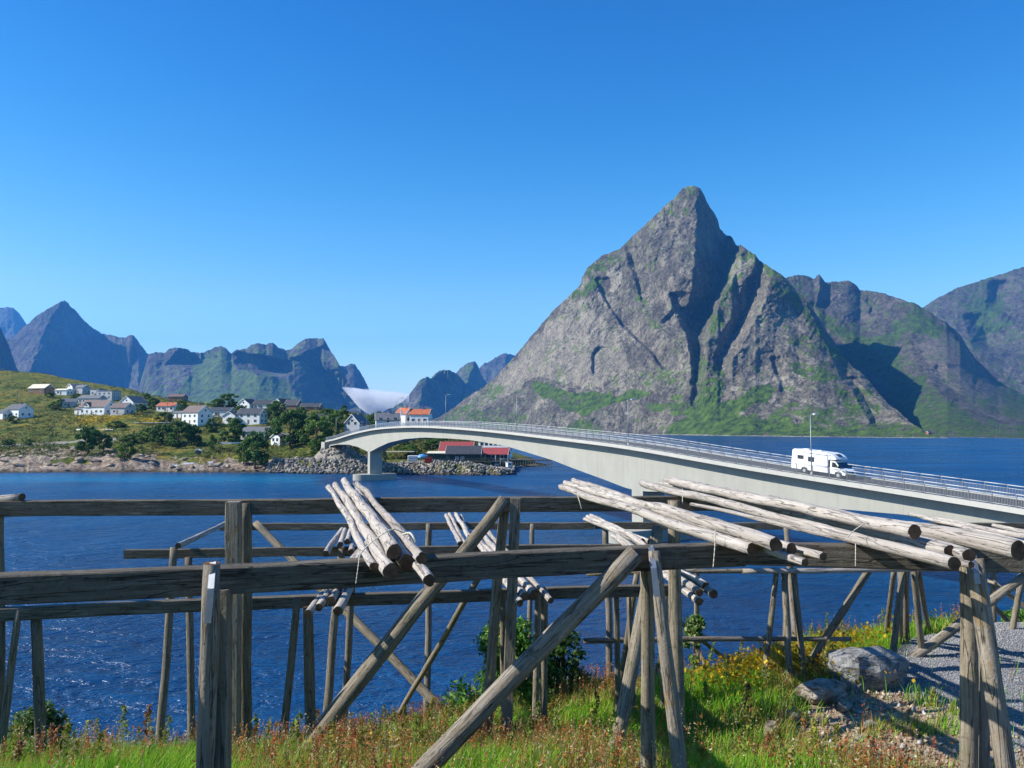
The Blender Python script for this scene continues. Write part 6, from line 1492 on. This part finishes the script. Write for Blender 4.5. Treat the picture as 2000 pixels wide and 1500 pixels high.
for i in range(3):
    mb = MB(); mb.box((0,0,0.45+i*0.95),(3.4,2.0,0.82)); o = mb.build('wrapped_layer', M['white_wall'], e); bevel_obj(o, 0.12)
    mb = MB(); mb.box((0,0,0.0+i*0.95),(3.3,1.9,0.1)); mb.build('pallet', M['ochre_wall'], e)
blue_t = plain('blue_tarp', (0.08,0.28,0.6), 0.5, 0.4, 0.15, 1.5); M['blue_tarp'] = blue_t
tp = at(826, 893, 275); o = link_mesh('tarpaulin', rock_mesh('tarpaulin', (4.2,2.4,2.0), 77, blue_t, 2, 0.03)); o.location = (tp.x, tp.y, float(terr(826, 275))+1.4); tag(o, 'boat covered with a light blue tarpaulin beside the white boxes', 'tarpaulin')
for i, (px_, lb) in enumerate(((833,'dark red crate stack at the left of the pair below the lean-to'),(841,'dark red crate stack at the right of the pair below the lean-to'))):
    p = at(px_, 903, 264); e = empty('crate_stack', (p.x, p.y, float(terr(px_, 264))+0.2), 0, lb, 'crates', 'dark red crate stacks')
    for k_ in range(3):
        mb = MB(); mb.box((0,0,0.3+k_*0.55),(1.2,1.0,0.46)); mb.box((0,0,0.55+k_*0.55),(1.28,1.08,0.06)); mb.build('crate', M['red_wall'], e)
# canopy roof left of the boxes
p = at(782, 885, 285); e = empty('shelter', (p.x, p.y, float(terr(782, 285))), 0, 'open shelter with a thin flat roof under the bridge arch', 'shelter')
mb = MB(); mb.box((0,0,3.2),(10.5,3.4,0.25)); mb.build('roof', M['roof_cream'], e)
for sx in (-4.9,0,4.9): mb = MB(); mb.box((sx,-1.4,1.4),(0.2,0.2,3.4)); mb.build('post', wq, e)
# wooden deck below the orange-roofed house
p = terr_hit(310, 829); e = empty('wooden_deck', p, 0.0, 'long white-fronted wooden terrace below the orange-roofed house', 'terrace')
mb = MB(); mb.box((0,0,0.9),(22,3,0.25)); mb.build('terrace_floor', M['trim'], e)
for i in range(9): mb = MB(); mb.box((-10+i*2.5,-1.3,-0.2),(0.2,0.2,2.2)); mb.build('post', wq, e)
# garden walls / kerb lines
for px0, px1, py_, lb in ((150,222,840,'low white wall along the road below the yellow meadow'),(430,478,866,'low pale wall beside the gravel path')):
    a = terr_hit(px0, py_); b_ = terr_hit(px1, py_); mid = (a+b_)/2; L = (b_-a).length
    mb = MB(); mb.prism([(-L/2,-0.8),(L/2,-0.8),(L/2,0.45),(-L/2,0.5)], 1, -0.15, 0.15); o = mb.build('garden_wall', M['trim']); o.location = mid; o.rotation_euler = (0,0,math.atan2(b_.y-a.y, b_.x-a.x)); tag(o, lb, 'wall')
# bird table like lamp hut and small fish racks on the slope
p = at(387, 893, 283); zt_ = float(terr(387, 283)); e = empty('roofed_post', (p.x, 283, zt_), 0, 'post with a small dark roofed box standing on the grass above the rocks', 'roofed post')
mb = MB(); mb.tube((0,0,-0.5),(0,0,3.2),0.1,0.1,7); mb.build('post', wq, e)
mb = MB(); mb.box((0,0,3.9),(1.6,1.3,1.2)); mb.build('box', M['iron'], e); mb = MB(); mb.prism([(-1.2,4.5),(0,5.1),(1.2,4.5),(1.2,4.62),(0,5.22),(-1.2,4.62)],1,-0.9,0.9); mb.build('roof', M['trim'], e)
for i, px_ in enumerate((344,366,376,413,436)):
    D = 281; zt_ = float(terr(px_, D)); e = empty('garden_bench', ((px_-1000)/1500*D, D, zt_), 0.0, ['white bench leftmost on the shore lawn','white bench second from the left on the shore lawn','white bench next to the roofed post','white bench beside the slim young tree','white bench rightmost on the shore lawn'][i], 'bench', 'white benches on the lawn')
    mb = MB(); mb.box((0,0,0.5),(1.9,0.6,0.12)); mb.build('seat', M['trim'], e); mb = MB(); mb.box((0,0.28,0.85),(1.9,0.08,0.4)); mb.build('backrest', M['trim'], e)
    for sx in (-0.8,0.8): mb = MB(); mb.box((sx,0,0.1),(0.1,0.5,0.8)); mb.build('leg', M['trim'], e)
# poles with wires
UP = [(327,858,786),(338,862,790),(33,795,763),(40,797,758),(141,790,755),(600,822,792),(278,806,775),(587,820,790)]
lab_up = ['tall pole in front of the orange-roofed house','second tall pole right beside the first before the orange-roofed house','thin pole on the far left hillside','thin pole close right of the far left one','pole beside the small hillside houses','pole before the dark cabin on the ridge','pole right of the broad grey gable','flag-like pole left of the dark cabin on the ridge']
for (px_, pb, ptp), lb in zip(UP, lab_up):
    p = terr_hit(px_, pb); hh_ = (pb-ptp)/1500*p.y
    e = empty('utility_pole', p, 0.2, lb, 'pole', 'utility poles in the village')
    mb = MB(); mb.tube((0,0,-0.5),(0,0,hh_),0.13,0.09,7); mb.build('pole', M['post'], e); mb = MB(); mb.box((0,0,hh_-0.6),(1.6,0.1,0.12)); mb.build('crossarm', M['post'], e)
# flag on the bridge side
p = at(783, 826, 318); zt_ = float(terr(783, 318)); e = empty('flagpole', (p.x, 318, zt_), 0, 'flagpole with a pale flag in front of the left orange-roofed house', 'flagpole')
mb = MB(); mb.tube((0,0,-0.5),(0,0,H+(836-794)/1500*318-zt_),0.08,0.05,7); mb.build('pole', M['trim'], e)
zz_ = H+(836-800)/1500*318-zt_; mb = MB(); mb.prism([(0,zz_),(0.9,zz_-0.9),(1.0,zz_-2.8),(0.1,zz_-2.0)],1,-0.03,0.03); mb.build('flag', M['trim'], e)

# details at the foot of the big mountains across the fjord
p = at(1816, 853, 1240); e = house(0,0,9,6,3,2.5,10,'red_wall','roof_dark','tiny red hut at the water at the foot of the mountain', base=Vector((p.x,1240,5)), wins=2, cat='hut', name='hut', group=None, chim=False)
for px_, top_, lb in ((1824,838,'pylon standing behind the tiny red hut'),(1857,842,'pylon right of the tiny red hut'),(1950,829,'left pylon of the pair near the right edge'),(1982,833,'right pylon of the pair near the right edge')):
    D = 1230; p = at(px_, 853, D); e = empty('pylon', (p.x, D, 0), 0, lb, 'pylon', 'pylons along the far shore'); hh_ = H+(836-top_)/1500*D
    for sx in (-2.5,2.5): mb = MB(); mb.tube((sx,0,-2),(sx,0,max(hh_,12)),0.16,0.12,6); mb.build('mast', M['rail_post'], e)
    mb = MB(); mb.box((0,0,max(hh_,12)-1),(9,0.3,0.3)); mb.build('crossarm', M['rail_post'], e)
snow = plain('snow', (0.8,0.82,0.85), 0.7, 0.2, 0.03)
